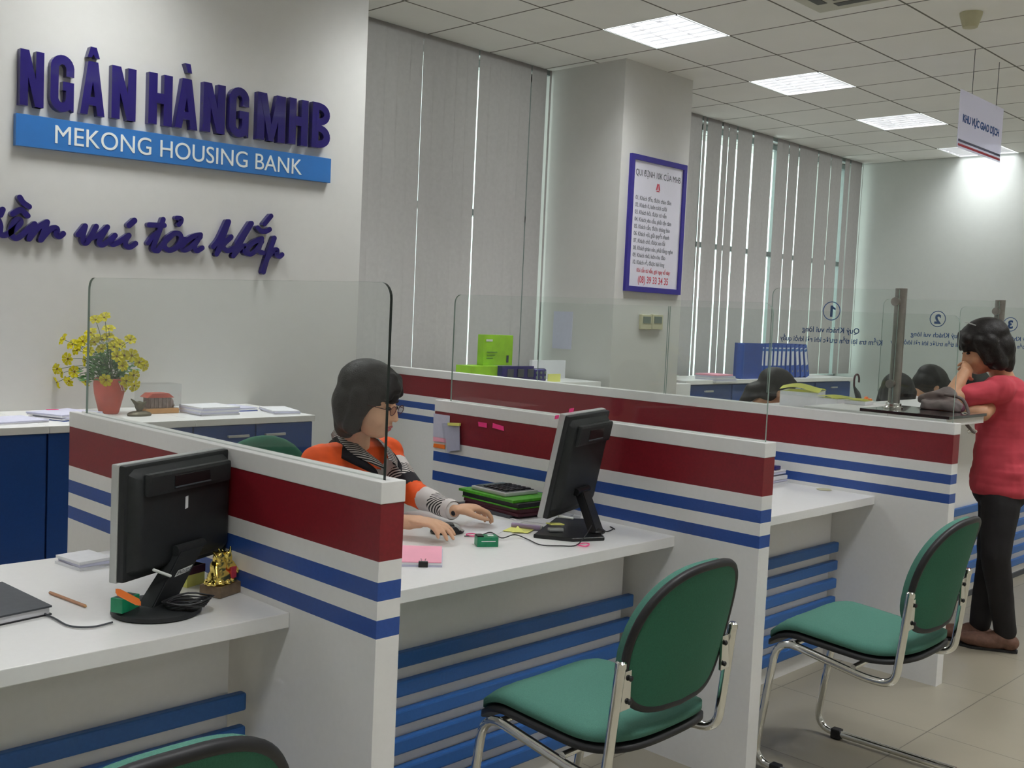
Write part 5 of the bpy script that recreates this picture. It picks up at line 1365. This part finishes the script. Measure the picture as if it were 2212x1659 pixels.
# glasses
g = MB()
for sd in (1, -1):
    g.tube([H(.099, sd*.034+.024*math.cos(a), .000+.0155*math.sin(a)) for a in [2*PI*i/20 for i in range(20)]], .0012, seg=6, closed=True)
    g.tube([H(.098, sd*.058, .003), H(.05, sd*.080, .004), H(-.01, sd*.082, .0)], .0012, seg=6)
g.tube([H(.1, -.010, .004), H(.101, 0, .006), H(.1, .010, .004)], .0012, seg=6)
go = g.build('glasses', 'maroon', W1)
for sd in (1, -1):
    MB().prism([(.023*math.cos(2*PI*i/16), .0145*math.sin(2*PI*i/16)) for i in range(16)], H(.0985, sd*.034, 0), HB.col[1], HB.col[2], HB.col[0], .0008).build('lens', 'clear', go)
# blouse
m = MB(); body1(m, .0095, False)
def pick1(c):
    best = None
    for S_, E_, W_ in ((RS, RE, RW), (LS, LE, LW)):
        t1, d1 = seg_t(c, S_, E_); t2, d2 = seg_t(c, E_, W_)
        if d1 < .066 and t1 > .12 and (best is None or d1 < best[1]): best = (t1, d1)
        if d2 < .052 and t2 > .02 and (best is None or d2 < best[1]): best = (1+t2, d2)
    if best:
        t_ = best[0]
        for lim, k in ((.30, 0), (.48, 1), (.70, 3), (.92, 2), (1.28, 0), (1.55, 1), (1.84, 3), (3, 1)):
            if t_ < lim: return k
    q_ = c-MID; a = q_.dot(tL); 
    if q_.z > -.075-.25*abs(abs(a)-.06): return 0
    if abs(a) < .035 and q_.dot(tf) > 0: return 2
    return 1
def wrinkle(c): return c+Vector((noise.noise(c*22), noise.noise(c*22+Vector((5, 5, 5))), noise.noise(c*22+Vector((11, 0, 3)))))*.0045
blob(m, .005, 4, .5, ('shirtorange', 'shirtwhite', 'shirtblack', 'stripeS'), 'blouse', W1, pick=pick1, deform=wrinkle)
NK = MID+Vector((0, 0, .052))
for sd in (1, -1):
    pts, wds, outs = [], [], []
    for k in range(9):
        t_ = k/8; ang = PI*(1-t_*.9)      # from nape round the side to the front
        rad = .060+.006*t_
        dirn = tf*math.cos(ang)+tL*sd*math.sin(ang)
        c = NK+dirn*(rad+.028*t_)+Vector((0, 0, .020-.115*t_**1.6))+tf*.062*t_**1.3
        pts.append(c); o = (dirn*.8+ZA*.5+tf*.3*t_).normalized(); outs.append(o); tang = (ZA*-.8+tf*.2); wds.append((dirn*.55+Vector((0, 0, -.42))).normalized()*(.042+.016*math.sin(PI*t_)))
    ribbon(pts, wds, outs, .0025, 'collar', 'stripeV', W1)
    pts2 = [p+tL*sd*.026+Vector((0, 0, -.018))+o*-.002 for p, o in zip(pts, outs)]
    ribbon(pts2[3:], [w_*1.05 for w_ in wds[3:]], outs[3:], .002, 'lapel', 'shirtblack', W1)
for W_, E_ in ((LW, LE), (RW, RE)):
    c = E_.lerp(W_, .90 if W_ is LW else .45); dd = (W_-E_).normalized()
    MB().tube([c-dd*.010, c+dd*.016], [.0345, .033] if W_ is LW else [.042, .041], seg=20, cap=False).build('cuff', 'shirtwhite', W1, smooth=True)
m = MB(); bc_ = LE.lerp(LW, .90)+Vector((-.012, -.030, -.006)); m.ell(bc_, (.010, .007, .010)); m.build('button', 'shirtblack', W1, smooth=True)
# trousers
m = MB()
m.ell(PEL, (.165, .135, .115))
for sd in (-1, 1):
    kn = PEL+tf*.40+tL*sd*.12; ft = kn+tf*.05+Vector((0, 0, -.47)); m.caps(PEL+tL*sd*.085, kn, .088, .063); m.caps(kn, ft, .062, .050)
blob(m, .009, 4, .5, ('pants',), 'trousers', W1)

# ---- standing woman in the pink top
pf = Vector((-.62, .785, 0)).normalized(); pL = Vector((-pf.y, pf.x, 0))
W2 = thing('person', 'standing woman in a coral pink top and black trousers leaning on the counter', 'person', (5.12, 1.75, 0))
pitch = math.radians(-22); hb = basis((pf*math.cos(pitch)+ZA*math.sin(pitch)).normalized())
HC2 = ud(2124, 752, 4.90)
CHS = ud(2168, 868, 4.93); WST = ud(2160, 960, 4.95); HIP = ud(2162, 1035, 4.93)
NS = ud(2158, 842, 4.80); FS = ud(2162, 846, 5.08)
NE = ud(2050, 862, 4.74); NH = ud(2083, 806, 4.80)
FE = ud(2122, 893, 4.76); FH = ud(2052, 882, 4.78)
legs = []
for sd, dk, dx in ((1, -.09, 0), (-1, .09, -8)):
    legs.append((ud(2162+dx, 1092, 4.93+dk*.85), ud(2150+dx, 1200, 4.91+dk), None, sd))
def ankle(sd): 
    a = un(2172 if sd > 0 else 2166, 1352, Z=.12); return a if sd > 0 else a+Vector((.05, .12, 0))*1.0
legs = [(a, b, ankle(sd), sd) for a, b, _, sd in legs]
def torso2(m, e=0):
    RB = basis(pf)
    for k_ in range(13):
        t_ = k_/12; q_ = CHS.lerp(HIP, t_); a_ = .112-.010*math.sin(PI*t_)+.010*t_; b_ = .150-.026*math.sin(PI*min(1, t_*1.1))
        m.ell(q_, (a_+e, b_+e, .075+e*1.6), RB, seg=22)
    m.ell(CHS+ZA*.03, (.095+e, .140+e, .09+e), RB)
    m.caps(CHS+ZA*.055, NS, .062+e, .056+e); m.caps(CHS+ZA*.055, FS, .062+e, .056+e)
    m.ell(CHS+pf*.075+pL*.055-ZA*.04, (.05+e, .055+e, .055+e)); m.ell(CHS+pf*.075-pL*.055-ZA*.04, (.05+e, .055+e, .055+e))
m = MB(); torso2(m)
m.caps(CHS+ZA*.09, HC2-hb @ Vector((.030, 0, .060)), .052, .046)
P2_ = head_skin(m, HC2, hb)
m.caps(NS, NE, .046, .038); m.caps(NE, NH, .038, .026); m.caps(FS, FE, .046, .038); m.caps(FE, FH, .038, .025)
dh = (HC2+hb @ Vector((.085, .03, -.045)))-NH
hand(m, NH, dh.normalized(), (-pf*.3+pL*.8+ZA*.1), pf*.2-ZA*.2+pL*.1+RIGHT*.3, .95, (38, 46, 30))
hand(m, FH, (un(2000, 893, Z=CT+.07)-FH).normalized(), ZA, pL, .95, (14, 18, 12))
for a, b, c, sd in legs:
    m.caps(HIP.lerp(a, .6), a, .085, .082); m.caps(a, b, .080, .055); m.caps(b, c, .052, .034)
    fd = (un(2092, 1385, Z=0)-un(2186, 1398, Z=0)).normalized()
    m.caps(c, c+Vector((0, 0, -.075))-fd*.02, .033, .030); m.caps(c+Vector((0, 0, -.075))-fd*.02, Vector((c.x, c.y, .035))+fd*.15, .034, .024); m.ell(Vector((c.x, c.y, .032))+fd*.135, (.042, .04, .018))
blob(m, .0052, 5, .5, ('skin2',), 'body', W2)
face_bits(P2_, hb, W2)
m = MB(); H = lambda a, b, c: HC2+hb @ Vector((a, b, c))
m.ell(H(-.020, 0, .048), (.115, .094, .092), hb); m.ell(H(-.058, 0, -.015), (.080, .092, .098), hb)
for sd in (1, -1):
    m.caps(H(-.012, sd*.070, .03), H(-.030, sd*.072, -.085), .040, .034); m.caps(H(.030, sd*.064, .05), H(.018, sd*.070, -.055), .028, .024); m.ell(H(-.03, sd*.03, -.03), (.07, .06, .085), hb)
m.caps(H(-.09, 0, -.02), H(-.065, 0, -.105), .052, .046)
m.caps(H(.055, -.04, .082), H(.072, .05, .072), .028, .026); m.caps(H(.075, .02, .065), H(.092, .03, .020), .020, .011); m.caps(H(.072, -.03, .065), H(.088, -.035, .025), .020, .011)
blob(m, .0055, 12, .5, ('hair',), 'hair', W2, deform=lambda c: c+Vector((noise.noise(c*40), noise.noise(c*40+Vector((9, 0, 0))), 0))*.003)
m = MB(); m.tube(smoothpath([H(.02, .07, .12), H(.04, .02, .142), H(.03, -.03, .140)], 4), .003, seg=6); m.build('hair_clip', 'silver', W2)
# top with elbow-length sleeves, neckline open at the nape
m = MB(); torso2(m, .012); m.ell(HIP-ZA*.035, (.136, .166, .085), basis(pf)); m.caps(NS, NS.lerp(NE, .70), .057, .050); m.caps(FS, FS.lerp(FE, .70), .057, .050)
def wr2(c): return c+Vector((noise.noise(c*16), noise.noise(c*16+Vector((5, 5, 5))), noise.noise(Vector((c.x*8, c.y*8, c.z*40)))))*.006
blob(m, .0055, 10, .5, ('pinkshirt',), 'blouse', W2, deform=wr2)
m = MB()
m.ell(HIP+Vector((0, 0, -.05)), (.122, .152, .11), basis(pf))
for a, b, c, sd in legs:
    m.caps(HIP.lerp(a, .5), a, .090, .086); m.caps(a, b, .086, .066); m.caps(b, c+Vector((0, 0, -.025)), .064, .050)
blob(m, .007, 10, .5, ('pants',), 'trousers', W2, deform=lambda c: c+Vector((noise.noise(c*14), noise.noise(c*14+Vector((5, 5, 5))), 0))*.004)
for a, b, c, sd in legs:
    fd = (un(2092, 1385, Z=0)-un(2186, 1398, Z=0)).normalized(); fs = Vector((-fd.y, fd.x, 0))
    m = MB(); p0 = Vector((c.x, c.y, 0))
    out = [(p0-fd*.055+fs*.022), (p0-fd*.06), (p0-fd*.055-fs*.022), (p0+fd*.06-fs*.034), (p0+fd*.13-fs*.044), (p0+fd*.19-fs*.022), (p0+fd*.195+fs*.015), (p0+fd*.14+fs*.042), (p0+fd*.06+fs*.032)]
    m.prism([(q_.x, q_.y) for q_ in out], (0, 0, .001), XA, YA, ZA, .012); m.build('slipper_sole', 'black', W2)
    m = MB(); m.ell(p0+fd*.085+ZA*.040, (.118, .052, .036), basis(fd)); m.ell(p0+fd*.02+ZA*.055, (.07, .046, .040), basis(fd)); m.ell(p0-fd*.02+ZA*.045, (.045, .042, .038), basis(fd))
    blob(m, .005, 4, name='slipper', mats=('shoe',), parent=W2)

# bag held on the counter, with a strap hanging at its edge
BG = ud(2022, 868, 4.78)
t = thing('handbag', 'crumpled grey brown bag under the arm of the woman in pink', 'bag', (BG.x, BG.y, CT+.045))
m = MB(); random.seed(8)
bx1_, bx2_ = ud(2000, 880, 4.78), ud(2062, 878, 4.70)
m.caps(ud(2000, 862, 4.80), ud(2050, 856, 4.74), .028, .036); m.caps(ud(2002, 880, 4.76), ud(2062, 884, 4.68), .032, .040); m.caps(ud(2010, 870, 4.86), ud(2065, 866, 4.82), .036, .036)
m.caps(ud(2050, 868, 4.72), ud(2078, 895, 4.68), .024, .016)
zmin = CT+.046
blob(m, .005, 3, .5, ('bag', 'scarf'), 'bag_body', t, pick=lambda c: 1 if noise.noise(c*9) > .18 else 0, deform=lambda c: Vector((c.x, c.y, max(zmin, c.z)))+Vector((noise.noise(c*30), noise.noise(c*30+Vector((3, 1, 7))), 0))*.007+Vector((noise.noise(c*16), noise.noise(c*17+Vector((2, 5, 1))), max(0, noise.noise(c*19))))*.016)
m = MB(); m.tube(smoothpath([ud(2040, 852, 4.68), ud(2078, 862, 4.63), ud(2092, 893, 4.61), ud(2086, 912, 4.60), ud(2098, 928, 4.60), ud(2106, 935, 4.60)], 5), .0075, seg=8); m.build('strap', 'bag', t, smooth=True)
m = MB(); c_ = ud(2083, 902, 4.60); m.tube([c_+RIGHT*(.018*math.cos(a))+UPV*(.022*math.sin(a)) for a in [2*PI*i/16 for i in range(16)]], .004, seg=8, closed=True); m.build('buckle', 'chrome', t, smooth=True)
m = MB(); c_ = ud(2100, 932, 4.60); m.tube([c_+RIGHT*(.020*math.cos(a))+UPV*(.008*math.sin(a)) for a in [2*PI*i/16 for i in range(16)]], .003, seg=8, closed=True); m.build('buckle', 'chrome', t, smooth=True)

# ---- clerks seated behind the counter, only heads in view
def clerk(label, px, py, dep, face, pitch_, style, shirt):
    C = ud(px, py, dep); f = Vector((face[0], face[1], 0)).normalized(); p = math.radians(pitch_)
    B = basis((f*math.cos(p)+ZA*math.sin(p)).normalized()); H = lambda a, b, c: C+B @ Vector((a, b, c))
    root = thing('person', label, 'person', (C.x, C.y, 0)); L = Vector((-f.y, f.x, 0))
    nk = H(-.045, 0, -.075); md = Vector((nk.x-f.x*.07, nk.y-f.y*.07, min(nk.z-.07, 1.02))); pl = Vector((md.x-f.x*.14, md.y-f.y*.14, .52))
    def tor(m, e):
        m.caps(md, md+L*.16-ZA*.03, .055+e, .05+e); m.caps(md, md-L*.16-ZA*.03, .055+e, .05+e)
        m.ell(md.lerp(pl, .3), (.15+e, .11+e, .16+e)); m.ell(md.lerp(pl, .65), (.13+e, .11+e, .17+e)); m.ell(pl, (.15+e, .14+e, .12+e))
        for s_ in (1, -1): m.caps(md+L*s_*.17-ZA*.03, md+L*s_*.19-ZA*.27+f*.06, .045+e, .038+e); m.caps(md+L*s_*.19-ZA*.27+f*.06, md+L*s_*.10-ZA*.27+f*.26, .036+e, .026+e)
    m = MB(); tor(m, 0); m.caps(md, nk, .052, .046); P = head_skin(m, C, B)
    for s_ in (1, -1): m.caps(pl+L*s_*.08, pl+L*s_*.1+f*.38, .07, .05); m.caps(pl+L*s_*.1+f*.38, pl+L*s_*.1+f*.38-ZA*.46, .05, .035)
    for s_ in (1, -1): hand(m, md+L*s_*.10-ZA*.27+f*.26, f-L*s_*.3, ZA, -L*s_, .95)
    blob(m, .008, 3, .5, ('skin2',), 'body', root)
    face_bits(P, B, root)
    m = MB(); m.ell(H(-.020, 0, .048), (.113, .092, .090), B); m.ell(H(-.055, 0, .0), (.072, .086, .085), B)
    if style == 'tied':
        m.caps(H(-.08, 0, -.01), H(-.130, .01, -.05), .055, .050); m.caps(H(-.130, .01, -.05), H(-.150, .02, -.13), .046, .03)
    if style == 'long':
        for s_ in (1, -1): m.caps(H(-.01, s_*.07, .03), H(-.03, s_*.075, -.14), .038, .032)
        m.caps(H(-.09, 0, 0), H(-.08, 0, -.18), .055, .05)
    m.caps(H(.055, -.04, .078), H(.065, .05, .070), .026, .024)
    blob(m, .007, 4, .5, ('hair',), 'hair', root)
    m = MB(); tor(m, .010); blob(m, .009, 4, .5, (shirt,), 'shirt', root)
clerk('clerk with tied back hair bending down behind the long partition', 1678, 846, 6.1, (.66, -.62), -20, 'tied', 'paperlav')
clerk('clerk with long dark hair seated behind the nearest steel post', 1938, 858, 6.0, (.9, .1), -25, 'long', 'shirtwhite')
clerk('clerk with short dark hair looking down, left of the woman in pink', 2010, 836, 6.7, (.8, -.5), -35, 'short', 'shirtwhite')
clerk('clerk mostly hidden behind the raised arm of the woman in pink', 2104, 838, 7.4, (.5, -.8), -30, 'short', 'shirtwhite')
